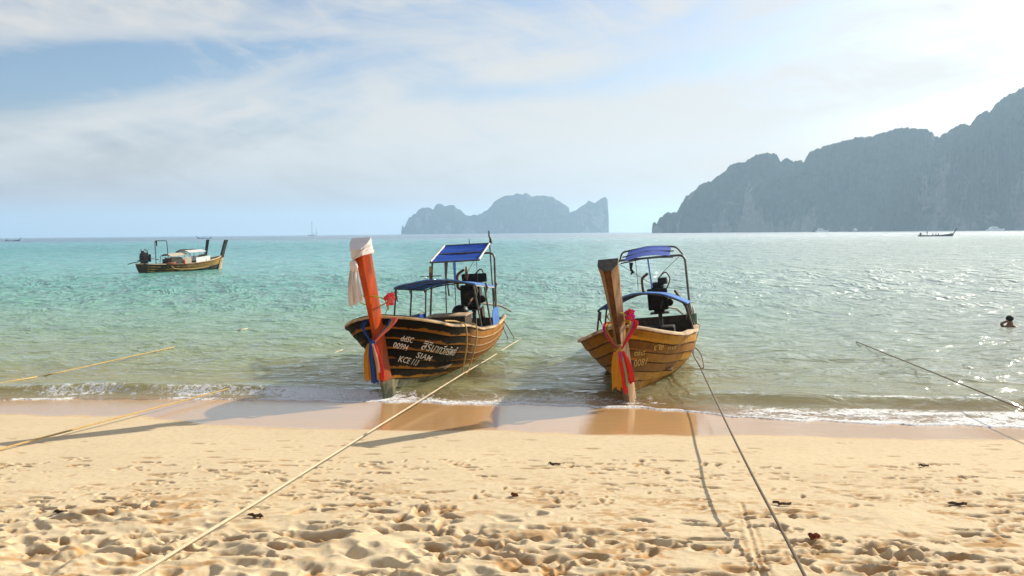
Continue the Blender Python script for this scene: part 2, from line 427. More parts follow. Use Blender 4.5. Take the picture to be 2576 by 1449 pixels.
# ------------------------------------------------------------------ beach mesh
def build_beach():
    ys_ = [-60, -40, -25, -14, -8, -4, -2, -0.5, .7, 1.6, 2.2]
    y = 2.6
    while y < 15.5:
        ys_.append(y); y += max(.0034 * y, .010)
    while y < 60: ys_.append(y); y += .05 * y
    ys_ = np.array(ys_)
    inner = np.linspace(-.78, .78, 940)
    outer = .78 * 1.22 ** np.arange(1, 30)
    cs = np.concatenate([-outer[::-1], inner, outer])
    X, Y = fan(cs, ys_, 2.2)
    X = np.clip(X, -300, 300) + np.sign(X) * 0
    z = sand_base(X, Y)
    s = wetline(X) - Y           # metres inland of the wet edge
    wet = sstep(-.10, .22, -s + .5 * (fbm(X * 1.1, Y * 2.2, 5, 3, .6) - .5))
    wet = np.clip(wet, 0, 1); drown = sstep(.2, 1.4, Y - bore(X))
    dry = 1 - wet
    disp = np.zeros_like(z)
    # gentle undulation
    disp += dry * .03 * (fbm(X * .8, Y * .8, 3, 5) - .5) * sstep(0, 2.5, s)
    # trampled zone near the camera: rounded dents
    rows = ys_
    def stamp(x0, y0, a, b, ang, depth, rim, sharp, damp_shade=0.0):
        Rm = max(a, b) * 1.9
        r0 = np.searchsorted(rows, y0 - Rm); r1 = np.searchsorted(rows, y0 + Rm)
        if r1 - r0 < 1: return
        wmid = max(y0, 2.2)
        c0 = np.searchsorted(cs, (x0 - Rm) / max(y0 - Rm if x0 - Rm < 0 else y0 + Rm, 2.2)); c1 = np.searchsorted(cs, (x0 + Rm) / max(y0 - Rm if x0 + Rm > 0 else y0 + Rm, 2.2))
        if c1 - c0 < 1: return
        xx = X[r0:r1, c0:c1] - x0; yy = Y[r0:r1, c0:c1] - y0
        ca, sa = math.cos(ang), math.sin(ang)
        p = (xx * ca + yy * sa) / a; q = (-xx * sa + yy * ca) / b
        th_ = np.arctan2(q, p); r2 = (p * p + q * q) * (1 + .16 * np.sin(3 * th_ + x0 * 37) + .10 * np.sin(5 * th_ + y0 * 51))
        d = -depth * np.exp(-r2 ** sharp) + rim * depth * np.exp(-((np.sqrt(r2) - 1.35) / .32) ** 2)
        disp[r0:r1, c0:c1] += d
        if damp_shade: damp_shade_map[r0:r1, c0:c1] = np.maximum(damp_shade_map[r0:r1, c0:c1], damp_shade * np.exp(-r2 ** 2))
    damp_shade_map = np.zeros_like(z)  # holds painted footprint shade as well as damp patches
    rr = random.Random(3)
    # soft churned sand, strongest at the left
    amp = sstep(7.2, 5.8, Y + .10 * X + .8 * (fbm(X * .9, Y * .9, 3, 9) - .5)) * sstep(1.6, -1.2, X + .35 * (Y - 5))
    disp += amp * .06 * (fbm(X * 2.6, Y * 3.4, 2, 21) - .5)
    disp += amp * .022 * (fbm(X * 7.0, Y * 8.0, 2, 25) - .5)
    for i in range(640):
        y0 = rr.uniform(2.6, 6.9); x0 = rr.uniform(-.75, .12 if rr.random() < .85 else .6) * y0
        soft = 1 if x0 < .4 else 0
        if y0 > 6.1 and rr.random() < .5: continue
        stamp(x0, y0, rr.uniform(.06, .13), rr.uniform(.045, .085), rr.uniform(-.7, .7), rr.uniform(.016, .042) if soft else rr.uniform(.01, .03), rr.uniform(.1, .35), 1.2)
    # crisper footprints on the firm sand
    for i in range(2300):
        y0 = 3.0 + 6.3 * rr.random() ** .85; x0 = rr.uniform(-.72, .75) * y0
        if x0 < -.3 * y0 and y0 < 5.6: continue
        if float(fbm(np.array([x0 * .9]), np.array([y0 * 1.1]), 3, 61)[0]) < .27 + .26 * rr.random(): continue
        k = rr.choice((.45, .6, .8, 1.0, 1.3)) * rr.uniform(.85, 1.2) * (1.0 if y0 < 7.2 else .75)
        stamp(x0, y0, .085 * k, .030 * k, rr.uniform(-.55, .55) + rr.choice((0, 0, 0, 1.2)), rr.uniform(.016, .034) * k, rr.uniform(.05, .22), 2.0, rr.choice((.3, .7, .9, 1)))
        if rr.random() < .6:       # heel
            stamp(x0 + .13 * k, y0 + rr.uniform(-.03, .03), .042 * k, .034 * k, 0, rr.uniform(.014, .034) * k, .2, 1.8, rr.choice((.3, .8)))
    for i in range(130):
        y0 = rr.uniform(8.0, 10.9); x0 = rr.uniform(-.72, .72) * y0
        if y0 > float(wetline(np.array([x0]))[0]) - .25: continue
        k = rr.uniform(.5, 1.0)
        stamp(x0, y0, .11 * k, .035 * k, rr.uniform(-.2, .2), rr.uniform(.012, .024) * k, .15, 1.8, rr.choice((.4, .8, 1)))
        if rr.random() < .5: stamp(x0 + .22 * k, y0 + rr.uniform(-.05, .05), .05 * k, .03 * k, 0, .012 * k, .3, 1.8, .5)
    # crumbly small clods
    cr = sstep(.54, .68, fbm(X * 1.1, Y * 1.3, 3, 33)) * sstep(8.8, 6.6, Y)
    disp += dry * cr * .020 * (fbm(X * 11, Y * 13, 3, 37) - .45)
    damp_shade_map = np.maximum(damp_shade_map, .8 * cr * sstep(.5, .7, fbm(X * 6, Y * 9, 2, 40)))
    mott = sstep(.47, .66, fbm(X * 1.7 + 3, Y * 4.2, 4, 51, .6)) * sstep(9.4, 6.8, Y) * (.55 + .45 * sstep(-.3, .3, X / np.maximum(Y, 2.2)))
    damp_shade_map = np.maximum(damp_shade_map, .75 * mott * sstep(.42, .62, fbm(X * 14, Y * 22, 3, 55)))
    disp += dry * mott * .012 * (fbm(X * 16, Y * 20, 2, 57) - .6)
    disp += dry * .010 * (fbm(X * 9, Y * 10, 3, 41) - .5) * sstep(9.5, 7, Y)
    # drag marks where the right boat's rope scraped the sand
    for off, dep in ((0, .009), (.055, .006), (-.07, .006)):
        t0 = on_z(1865, 1225, .55); t1 = on_z(1960, 1449, 1.0)
        for k in range(160):
            f = k / 159.0
            if off and (f < .2 or rr.random() < .3): continue
            stamp(t0.x + (t1.x - t0.x) * f * 1.25 + off + rr.uniform(-.006, .006), t0.y + (t1.y - t0.y) * f * 1.25, .018, .035, 0, dep * rr.uniform(.3, 1), .2, 1.2, .3)
    # dug hollow in the middle
    for (u, v, a, b_, dp) in ((790, 1330, .22, .11, .05), (860, 1325, .12, .06, .05), (230, 1275, .16, .07, .06), (150, 1288, .12, .05, .07), (2195, 1412, .13, .07, .06), (2200, 1350, .10, .06, .03), (1260, 1375, .15, .05, .04), (1790, 1335, .2, .05, .04), (2400, 1370, .2, .05, .045), (2260, 1345, .12, .05, .03)):
        p = on_z(u, v, sand_z(*[on_z(u, v, .9).x, on_z(u, v, .9).y]))
        stamp(p.x, p.y, a, b_, rr.uniform(-.2, .2), dp, .5, 1.3, .8)
    disp *= np.clip(dry * 1.0, 0, 1)
    z = z + disp
    # wet sheet of sand is a touch lower and quite smooth
    F = grid_faces(*X.shape)
    V = np.stack([X, Y, z], -1).reshape(-1, 3)
    o = np_mesh('beach', V, F, mat_sand(), {'wet': wet * (1 - drown), 'damp_shade': np.clip(damp_shade_map * dry, 0, 1)})
    tag(o, 'pale trampled sand beach with a dark wet strip along the water', 'beach', kind='structure')
    return o
build_beach()

# ------------------------------------------------------------------ sea mesh
def build_sea():
    ys_ = []; y = 6.0
    while y < 10.5: ys_.append(y); y += .25
    while y < 60: ys_.append(y); y += max(.0042 * y, .035)
    while y < 8600: ys_.append(y); y += .028 * y
    ys_ = np.array(ys_)
    inner = np.linspace(-.80, .80, 860); outer = .80 * 1.25 ** np.arange(1, 22)
    cs = np.concatenate([-outer[::-1], inner, outer])
    X, Y = fan(cs, ys_, 6.0)
    X = np.clip(X, -8800, 8800)
    q = Y - shore(X)
    sb = sand_base(X, Y)
    depth = np.where(q < 30, .05 * q, 1.5 + .02 * (q - 30))
    depth = np.clip(depth, 0, 14)
    dys = np.gradient(ys_)[:, None]
    r = Y - bore(X)
    # open-water waves
    rr = random.Random(5); w = np.zeros_like(X)
    for i in range(46):
        lam = .28 * (5.5 / .28) ** (i / 45.0)
        ang = R(-90 + rr.gauss(8, 34)); k = 2 * math.pi / lam
        a = .0043 * lam ** .70 * rr.uniform(.6, 1.2)
        fade = sstep(2.2, 4.5, lam / dys)
        ph = k * (X * math.cos(ang) + Y * math.sin(ang)) + rr.uniform(0, 6.28)
        env = .55 + .9 * vnoise(X / (lam * 5) + i * 3.3, Y / (lam * 5), i)
        sn = np.sin(ph)
        w += a * fade * env * (1.6 * np.exp(1.1 * (sn - 1)) - .71 + .4 * sn)
    shoal = sstep(-.2, 5.0, q) * .85 + .12
    w *= shoal
    A = lut(X, [-40, -9, -5.5, -3.4, -1.5, 0.5, 2.6, 4.5, 9, 40], [.13, .17, .16, .11, .09, .07, .08, .12, .12, .12])
    A = A * (.75 + .5 * vnoise(X * .8, Y * 0 + 3, 4))
    front = .32
    prof = np.where(r < front, sstep(0, front, r), np.exp(-(np.maximum(r - front, 0) / 1.15) ** 2))
    w = w + A * prof
    # a second, lower swell behind it
    r2 = r - 3.4 - .5 * np.sin(X * .35)
    w = w + .05 * np.exp(-(r2 / .7) ** 2) * (.4 + vnoise(X * .5, Y * 0 + 9, 6))
    film = .010 + .008 * vnoise(X * 3, Y * 3, 8)
    sw = swash(X)
    inside = sstep(-.02, .10, Y - sw)
    lip = .012 * np.exp(-((Y - sw - .07) / .06) ** 2)
    zz = np.maximum(w, sb + film + lip)
    zz = zz * inside + (sb - .04) * (1 - inside)
    zz = np.where(Y < sw - .02, sb - .04, zz)
    locald = np.clip(zz - sb, 0, 20)
    dep = np.where(q < 40, locald, depth)
    # foam
    foam = np.zeros_like(X)
    edge = np.exp(-((Y - sw - .06) / .09) ** 2)
    foam += .75 * edge * (.5 + vnoise(X * 1.2, Y, 12))
    rightsw = sstep(2.0, 4.4, X) * sstep(.0, .10, Y - sw) * sstep(.12, -.10, r)
    foam += .78 * rightsw * (.6 + .8 * fbm(X * 1.5, Y * 4, 2, 14))
    midf = np.exp(-((r + .15) / .55) ** 2) * sstep(-4.8, -3.0, X) * sstep(3.2, 1.8, X)
    foam += .75 * midf * (.5 + .8 * fbm(X * 1.2, Y * 3, 2, 15))
    leftf = np.exp(-((r - .18) / .34) ** 2) * sstep(-1.5, -3.0, X)
    foam += .74 * leftf * (.35 + 1.0 * fbm(X * .9, Y * 2, 2, 16))
    crest = np.exp(-((r - .40) / .10) ** 2) * sstep(2.6, 4.0, X)
    foam += .75 * crest * (.3 + 1.1 * fbm(X * 1.6, Y, 2, 18))
    c2 = np.exp(-((r - .80) / .10) ** 2) * sstep(2.6, 4.0, X)
    foam += .45 * c2 * (.1 + 1.3 * fbm(X * 2.1, Y, 2, 19))
    cl = np.exp(-((r - 1.7) / .5) ** 2) * sstep(-3.5, -5.0, X)
    foam += .45 * cl * (fbm(X * .8, Y * 2, 2, 22) > .52)
    # breaking patch between the two boats
    foam += .55 * np.exp(-((X - 1.15) / 1.0) ** 2 - ((Y - 20.6) / .9) ** 2)
    foam = np.clip(foam, 0, 1) * sstep(-.03, .02, Y - sw)
    V = np.stack([X, Y, zz], -1).reshape(-1, 3)
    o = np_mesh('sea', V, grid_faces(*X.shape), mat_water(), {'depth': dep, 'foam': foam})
    tag(o, 'turquoise rippled sea with small foamy breakers at the sand', 'sea', kind='structure')
    return o
build_sea()

# ------------------------------------------------------------------ mountains
def mat_rock(name, rockiness):
    m, t, b = new_mat(name)
    P = t.node('ShaderNodeNewGeometry').outputs['Position']
    px, py, pz = t.sep(P)
    streak = t.noise(t.comb(t.math('MULTIPLY', px, .022), t.math('MULTIPLY', py, .022), t.math('MULTIPLY', pz, .006)), 1.0, 5, .62, .6)
    patch = t.noise(P, .010, 4, .6)
    v = t.noise(P, .09, 5, .7)
    veg = t.mix(v, (.012, .026, .012), (.05, .075, .032))
    rock = t.mix(t.noise(P, .16, 4, .65), (.10, .095, .08), (.27, .25, .22))
    f = t.math('ADD', t.math('MULTIPLY', streak, .7), t.math('MULTIPLY', patch, .5))
    f = t.math('SUBTRACT', f, t.math('MULTIPLY', pz, .0016))
    f = t.ramp(f, .60 - rockiness, .70 - rockiness)
    t.put(b.inputs['Base Color'], t.mix(f, veg, rock))
    b.inputs['Roughness'].default_value = .9
    b.inputs['Specular IOR Level'].default_value = .1
    t.l.new(t.bump(v, .35, 3.0), b.inputs['Normal'])
    return m

def ridge(name, prof, dist_pts, cols, rows, seed, depthk, bump, foot_px, mat):
    us = np.array([p[0] for p in prof], float); vs_ = np.array([p[1] for p in prof], float)
    U = np.linspace(us[0], us[-1], cols)
    Vp = np.interp(U, us, vs_)
    V_ = np.concatenate([np.linspace(0, 1, rows), np.linspace(1, 0, 14)[1:]])
    back = np.concatenate([np.zeros(rows), np.linspace(0, 1, 14)[1:]])
    out = np.zeros((len(V_), cols, 3))
    for j in range(cols):
        d = ray(U[j], Vp[j]); h = math.hypot(d.x, d.y); dirx, diry = d.x / h, d.y / h; te = d.z / h
        D0 = float(np.interp(U[j], [p[0] for p in dist_pts], [p[1] for p in dist_pts]))
        H0 = max(te * D0, 2.0)
        offt = depthk * H0 * .75
        H = max(te * (D0 + offt) + EYE.z, 1.5)
        f = V_
        off = np.where(back > 0, offt + back * H * 1.2 * depthk * 1.6, depthk * H * (.22 * f + .53 * f * f * f))
        rel = fbm(np.full_like(f, U[j] * .02), f * 4 * H / 120.0 + back * 3, 5, seed, .48) - .5
        rib = fbm(np.full_like(f, U[j] * .045), f * .9 + back, 4, seed + 5, .55) - .5
        env = np.sin(np.clip(f, 0, 1) * math.pi) ** .6
        off = off + H * (.40 * rel + .22 * rib) * np.where(back > 0, .0, env)
        z = H * f + np.where(back > 0, 0, 1) * env * H * .04 * (fbm(np.full_like(f, U[j] * .09), f * 22, 3, seed + 9) - .5)
        # tree tops along the crest
        tr = bump * (fbm(np.array([U[j] * .16]), np.array([.5]), 3, seed + 3)[0] - .5 + .6 * (fbm(np.array([U[j] * .55]), np.array([2.5]), 2, seed + 4)[0] - .5))
        z = z + tr * np.exp(-((1 - f) / .06) ** 2)
        z = np.where(f <= 0, -6.0, z)
        out[:, j, 0] = (D0 + off) * dirx; out[:, j, 1] = (D0 + off) * diry; out[:, j, 2] = z
    o = np_mesh(name, out.reshape(-1, 3), grid_faces(len(V_), cols), mat)
    return o

c6 = lambda L: [(1609.9 + x * .375, 201.2 + y * .375) for x, y in L]      # read off at higher zoom
mprof = c6([(80, 1008), (84, 965), (100, 950), (112, 972), (130, 930), (180, 890), (235, 884), (247, 897), (268, 850), (300, 790), (350, 755), (400, 705), (445, 680), (475, 684), (530, 640), (570, 612), (600, 572), (645, 555), (700, 550), (745, 515), (800, 496), (870, 488), (912, 498), (942, 540), (985, 520), (1030, 542), (1080, 534), (1100, 545), (1135, 480), (1180, 466), (1260, 432), (1330, 415), (1400, 405), (1450, 385), (1560, 372), (1640, 348), (1720, 322), (1800, 316), (1850, 320), (1920, 324), (1970, 350), (1985, 374), (2010, 380), (2060, 345), (2120, 310), (2175, 288), (2220, 298), (2250, 245), (2300, 212), (2350, 205), (2380, 165), (2430, 115), (2500, 80), (2570, 40), (2640, 30), (2720, -15), (2820, -35), (2950, -10), (3100, 40), (3300, 90), (3600, 180)])
big = ridge('mountain', mprof, [(1600, 1350), (2000, 1300), (2600, 1200), (3100, 1050)], 620, 80, 3, .75, 5.0, 580, mat_rock('forested_limestone', .035))
tag(big, 'tall forested limestone headland filling the right horizon', 'mountain', kind='structure')
c5 = lambda L: [(972.7 + x * .2604, 442.7 + y * .2604) for x, y in L]
iprof = c5([(140, 545), (150, 470), (160, 490), (170, 498), (190, 455), (215, 405), (240, 398), (255, 372), (280, 366), (310, 322), (345, 306), (400, 303), (430, 315), (452, 328), (465, 290), (490, 268), (520, 268), (545, 283), (580, 292), (610, 280), (650, 283), (675, 315), (715, 330), (735, 352), (770, 377), (812, 386), (830, 374), (880, 378), (930, 350), (975, 325), (1010, 290), (1035, 252), (1100, 210), (1160, 190), (1220, 186), (1255, 168), (1290, 170), (1310, 182), (1345, 163), (1370, 175), (1400, 196), (1440, 187), (1500, 188), (1560, 196), (1610, 202), (1640, 230), (1680, 250), (1720, 275), (1765, 305), (1768, 355), (1840, 325), (1880, 290), (1920, 268), (1955, 238), (1985, 255), (2005, 263), (2050, 232), (2090, 212), (2112, 206), (2136, 228), (2140, 330), (2148, 430), (2146, 520)])
isl = ridge('island', iprof, [(900, 2700), (1600, 2700)], 420, 50, 13, .8, 5.0, 580, mat_rock('far_limestone', .01))
tag(isl, 'hazy blue humped limestone island on the far horizon', 'island', kind='structure')

# ------------------------------------------------------------------ haze
def build_haze():
    b = MB(); top = max(v.co.z for o in (big, isl) for v in o.data.vertices) + 6.0
    print('haze top', top)
    b.box((0, 4300, (top - 19) / 2), (18200, 9400, top + 19))
    m = bpy.data.materials.new('sea_haze'); m.use_nodes = True
    nt = m.node_tree; nt.nodes.remove(nt.nodes['Principled BSDF'])
    v = nt.nodes.new('ShaderNodeVolumePrincipled')
    v.inputs['Color'].default_value = (.53, .76, 1.0, 1)
    v.inputs['Density'].default_value = 2.55e-4
    v.inputs['Anisotropy'].default_value = .25
    nt.links.new(v.outputs[0], nt.nodes['Material Output'].inputs['Volume'])
    o = b.build('haze', m, smooth=False)
    tag(o, 'pale sea haze fading the island and the headland', 'haze', kind='stuff')
build_haze()

# ------------------------------------------------------------------ object materials
def mat_simple(name, c1, c2=None, scale=6.0, rough=.6, bump=.15, metallic=0.0, spec=.14, stretch=(1, 1, 1), lo=.35, hi=.7, dirt=None):
    m, t, b = new_mat(name)
    P = t.vec('MULTIPLY', coords(t), stretch)
    n = t.noise(P, scale, 5, .62, .3)
    c = t.mix(t.ramp(n, lo, hi), c1, c2 or tuple(q * .7 for q in c1))
    if dirt:
        n2 = t.noise(P, scale * .37, 4, .6)
        c = t.mix(t.ramp(n2, .52, .66), c, dirt)
    t.put(b.inputs['Base Color'], c)
    b.inputs['Roughness'].default_value = rough; b.inputs['Metallic'].default_value = metallic
    b.inputs['Specular IOR Level'].default_value = spec
    if bump: t.l.new(t.bump(n, bump, .02), b.inputs['Normal'])
    return m
def mat_plank(name, dark, gold, edge, aft0, aft1, edge_w, wear, rough=.45):
    """boat planking: paint worn to bare varnished wood along the seams, gold along part of the hull; uv = (metres from stem, 0..1 across plank)"""
    m, t, b = new_mat(name)
    uv = t.node('ShaderNodeUVMap'); uv.uv_map = 'UVMap'
    u, v, _ = t.sep(uv.outputs[0])
    P = coords(t)
    grain = t.noise(t.comb(t.math('MULTIPLY', u, .8), t.math('MULTIPLY', v, 9.0), t.math('MULTIPLY', t.sep(P)[2], 5.0)), 3.0, 5, .65, .3)
    blot = t.noise(P, 2.2, 4, .6, .4); fine = t.noise(P, 17.0, 4, .65)
    e = t.math('SUBTRACT', t.math('ADD', v, t.math('MULTIPLY', t.math('SUBTRACT', blot, .5), 1.3)), t.math('ADD', edge_w - .12, t.math('MULTIPLY', t.node('ShaderNodeObjectInfo').outputs['Random'], .26)))
    seam = t.ramp(e, .08, -.06)
    aft = t.ramp(t.math('ADD', u, t.math('MULTIPLY', t.math('SUBTRACT', blot, .5), 2.6)), aft0, aft1)
    scr = t.math('MULTIPLY', t.ramp(fine, .60, .72), wear)
    f = t.math('MAXIMUM', t.math('MAXIMUM', seam, aft), scr)
    g2 = t.mix(grain, gold, tuple(q * .55 for q in gold))
    g2 = t.mix(t.math('MULTIPLY', t.ramp(blot, .5, .68), .55), g2, tuple(q * .35 for q in gold))
    d2 = t.mix(grain, dark, tuple(q * 1.9 for q in dark))
    c = t.mix(f, d2, g2)
    rnd = t.node('ShaderNodeObjectInfo').outputs['Random']
    hs = t.node('ShaderNodeHueSaturation'); t.put(hs.inputs['Value'], t.ramp(rnd, 0, 1, .62, 1.25, False)); t.put(hs.inputs['Hue'], t.ramp(rnd, 0, 1, .493, .507, False)); t.l.new(c, hs.inputs['Color'])
    stain = t.ramp(t.noise(t.comb(t.math('MULTIPLY', u, 3.0), t.math('MULTIPLY', t.sep(P)[2], .9), rnd), 2.4, 5, .7, .5), .52, .72)
    c = t.mix(t.math('MULTIPLY', stain, .62), hs.outputs[0], tuple(q * .8 for q in dark))
    lowedge = t.math('MULTIPLY', t.ramp(v, .14, .04), t.ramp(fine, .35, .5))
    c = t.mix(t.math('MULTIPLY', lowedge, t.ramp(aft, .2, .9)), c, edge)
    t.put(b.inputs['Base Color'], c)
    t.put(b.inputs['Roughness'], t.ramp(fine, .3, .7, rough - .1, rough + .2))
    b.inputs['Specular IOR Level'].default_value = .04
    t.l.new(t.bump(t.math('ADD', grain, t.math('MULTIPLY', fine, .6)), .35, .012), b.inputs['Normal'])
    return m
def mat_rope(name, c1, c2):
    m, t, b = new_mat(name)
    P = coords(t)
    w = t.node('ShaderNodeTexWave'); w.bands_direction = 'DIAGONAL'; w.inputs['Scale'].default_value = 30.0
    t.l.new(P, w.inputs['Vector'])
    n = t.noise(P, 8.0, 4, .6)
    c = t.mix(w.outputs['Fac'], c1, c2)
    c = t.mix(t.math('MULTIPLY', t.ramp(n, .5, .7), .4), c, tuple(q * .5 for q in c2))
    t.put(b.inputs['Base Color'], c); b.inputs['Roughness'].default_value = .85
    t.l.new(t.bump(w.outputs['Fac'], .5, .006), b.inputs['Normal'])
    return m
def mat_cloth(name, c1, c2=None, trans=.25):
    m, t, b = new_mat(name)
    P = coords(t)
    n = t.noise(P, 9.0, 4, .6); wv = t.noise(P, 90.0, 2, .5)
    t.put(b.inputs['Base Color'], t.mix(n, c1, c2 or tuple(q * .75 for q in c1)))
    b.inputs['Roughness'].default_value = .85; b.inputs['Specular IOR Level'].default_value = .15
    t.l.new(t.bump(t.math('ADD', t.math('MULTIPLY', n, 1.0), t.math('MULTIPLY', wv, .2)), .3, .02), b.inputs['Normal'])
    if trans:
        out = m.node_tree.nodes['Material Output']
        tr = t.node('ShaderNodeBsdfTranslucent'); tr.inputs['Color'].default_value = (*c1, 1)
        t.l.new(t.mixsh(trans, b.outputs[0], tr.outputs[0]), out.inputs['Surface'])
    return m

M = dict(
    plank_dark=mat_plank('worn_brown_plank', (.0065, .0038, .0014), (.40, .155, .014), (.72, .55, .33), 2.0, 3.6, .25, .2),  # aft gold and pale seam edges paint in sun on the stern planks
    plank_gold=mat_plank('golden_plank', (.04, .016, .002), (.60, .26, .012), (.05, .02, .006), -.6, 1.2, .3, .7, .42),
    plank_far=mat_plank('weathered_far_plank', (.012, .013, .007), (.36, .215, .055), (.5, .4, .22), 4.8, 2.6, .3, .5),
    keel_green=mat_simple('antifouling', (.10, .10, .055), (.20, .18, .11), 5, .6, .3, dirt=(.04, .05, .03)),
    keel_far=mat_simple('antifouling_dark', (.012, .02, .018), (.04, .05, .035), 5, .6, .3),
    inner=mat_simple('inner_wood', (.045, .032, .02), (.10, .07, .04), 7, .8, .3, stretch=(1, .2, 1)),
    floor=mat_simple('floor_board', (.09, .06, .035), (.15, .11, .07), 9, .8, .3, stretch=(1, .15, 1)),
    gunwale1=mat_simple('gunwale_tan', (.55, .37, .17), (.36, .22, .09), 9, .6, .3, stretch=(1, .25, 1), dirt=(.10, .06, .03)),
    gunwale2=mat_simple('gunwale_pale', (.58, .43, .27), (.38, .25, .14), 9, .7, .35, stretch=(1, .25, 1), dirt=(.22, .13, .07)),
    rubber=mat_simple('black_rubber', (.015, .015, .014), (.035, .033, .03), 12, .6, .2),
    orange=mat_simple('orange_timber', (.50, .066, .004), (.31, .036, .003), 5, .42, .25, stretch=(2, 2, .35), dirt=(.22, .06, .015)),
    stem2=mat_simple('weathered_stem', (.36, .23, .12), (.22, .13, .06), 5, .6, .3, stretch=(2, 2, .3), dirt=(.48, .33, .19)),
    prow2=mat_simple('brown_prow', (.34, .185, .065), (.20, .095, .028), 4.5, .5, .25, stretch=(2, 2, .3), dirt=(.11, .045, .015)),
    prow2cut=mat_simple('shaded_end_grain', (.11, .105, .09), (.07, .065, .055), 14, .8, .3),  # dark grey paints in the shade on the forward-sloping prow cut
    prow2front=mat_simple('worn_dark_edge', (.055, .022, .008), (.15, .06, .02), 6, .6, .3, stretch=(2, 2, .4)),
    dark_prow=mat_simple('dark_prow', (.02, .024, .022), (.05, .05, .04), 6, .6, .2),
    deck=mat_simple('black_deck', (.016, .015, .012), (.04, .03, .02), 8, .7, .2),
    steel=mat_simple('dull_steel_tube', (.16, .15, .125), (.07, .055, .04), 9, .5, .2, metallic=.35),
    white_tube=mat_simple('white_tube', (.72, .70, .64), (.5, .47, .4), 12, .5, .1),
    blue_pole=mat_simple('blue_pole', (.10, .20, .50), (.16, .26, .52), 8, .5, .1),
    canvas=mat_cloth('blue_canvas', (.035, .14, .62), (.02, .09, .45), .30),
    canvas_lt=mat_cloth('light_blue_canvas', (.16, .33, .74), (.10, .24, .60), .22),
    canvas_violet=mat_cloth('violet_canvas', (.20, .29, .74), (.12, .18, .58), .30),
    canvas_wht=mat_cloth('white_canvas', (.85, .83, .80), (.75, .74, .73), .2),
    white_panel=mat_simple('white_panel', (.82, .82, .80), (.70, .71, .70), 5, .6, .05),
    beige=mat_simple('beige_cloth', (.62, .53, .40), (.5, .42, .3), 6, .8, .2),
    red_float=mat_simple('red_float', (.65, .10, .03), (.45, .06, .02), 6, .5, .1),
    engine=mat_simple('engine_black', (.012, .014, .013), (.035, .034, .03), 14, .45, .3),
    engine_grey=mat_simple('engine_grease', (.06, .055, .045), (.025, .022, .018), 16, .4, .3, metallic=.5),
    rust=mat_simple('rusty_pipe', (.22, .10, .045), (.10, .05, .03), 14, .7, .3),
    green_tube=mat_simple('green_tube', (.16, .30, .22), (.10, .20, .15), 8, .5, .1),
    rope_y=mat_rope('yellow_rope', (.62, .44, .17), (.36, .22, .07)),
    rope_p=mat_rope('pale_rope', (.72, .62, .44), (.42, .32, .18)),
    rope_d=mat_rope('dark_rope', (.24, .18, .11), (.10, .07, .045)),
    cloth_w=mat_cloth('white_cloth', (.82, .78, .76), (.66, .61, .60), .12),
    s_blue=mat_cloth('blue_sash', (.045, .105, .36), (.02, .06, .22), .12),
    s_yel=mat_cloth('ochre_sash', (.66, .33, .03), (.48, .22, .02), .12),
    s_red=mat_cloth('red_sash', (.80, .055, .03), (.62, .03, .03), .12),
    s_pink=mat_cloth('salmon_sash', (.86, .22, .17), (.78, .12, .10), .12),
    s_mag=mat_cloth('magenta_sash', (.68, .06, .22), (.5, .04, .15), .12),
    s_green=mat_cloth('pale_green_sash', (.30, .46, .26), (.2, .34, .2), .12),
    s_white=mat_cloth('pale_pink_sash', (.86, .62, .58), (.75, .5, .48), .12),
    flower=mat_cloth('pink_petals', (.85, .10, .12), (.70, .05, .08), .2),
    petal_m=mat_cloth('magenta_petals', (.80, .04, .25), (.6, .03, .3), .2),
    leaf=mat_cloth('garland_leaf', (.45, .50, .05), (.25, .35, .04), .2),
    paint_w=mat_simple('white_lettering', (.80, .74, .66), (.62, .55, .46), 22, .6, .1),
    paint_y=mat_simple('faded_lettering', (.62, .40, .11), (.50, .30, .07), 18, .6, .1),
    weed=mat_simple('dry_seaweed', (.075, .050, .032), (.16, .11, .075), 20, .9, .4),
    leaf_red=mat_simple('red_brown_leaf', (.16, .045, .020), (.28, .10, .04), 14, .8, .3),
    skin=mat_simple('skin', (.22, .12, .075), (.18, .095, .06), 8, .6, .1),
    hair=mat_simple('dark_hair', (.012, .010, .009), (.03, .025, .02), 20, .6, .2),
    shirt_d=mat_simple('dark_shirt', (.02, .03, .05), (.05, .06, .08), 10, .85, .2),
    shirt_b=mat_simple('blue_shirt', (.04, .10, .28), (.03, .07, .2), 10, .85, .2),
    shirt_r=mat_simple('maroon_shirt', (.25, .03, .03), (.15, .02, .02), 10, .85, .2),
    yacht_w=mat_simple('white_gelcoat', (.85, .85, .85), (.78, .79, .8), 3, .3, .0),
    yacht_d=mat_simple('dark_hull_paint', (.03, .035, .045), (.05, .055, .06), 3, .4, .0),
    glass_d=mat_simple('tinted_window', (.03, .045, .06), (.04, .06, .08), 3, .12, .0, spec=.6),
    spray=mat_simple('white_spray', (.9, .9, .9), (.8, .82, .84), 6, .9, .2),
)

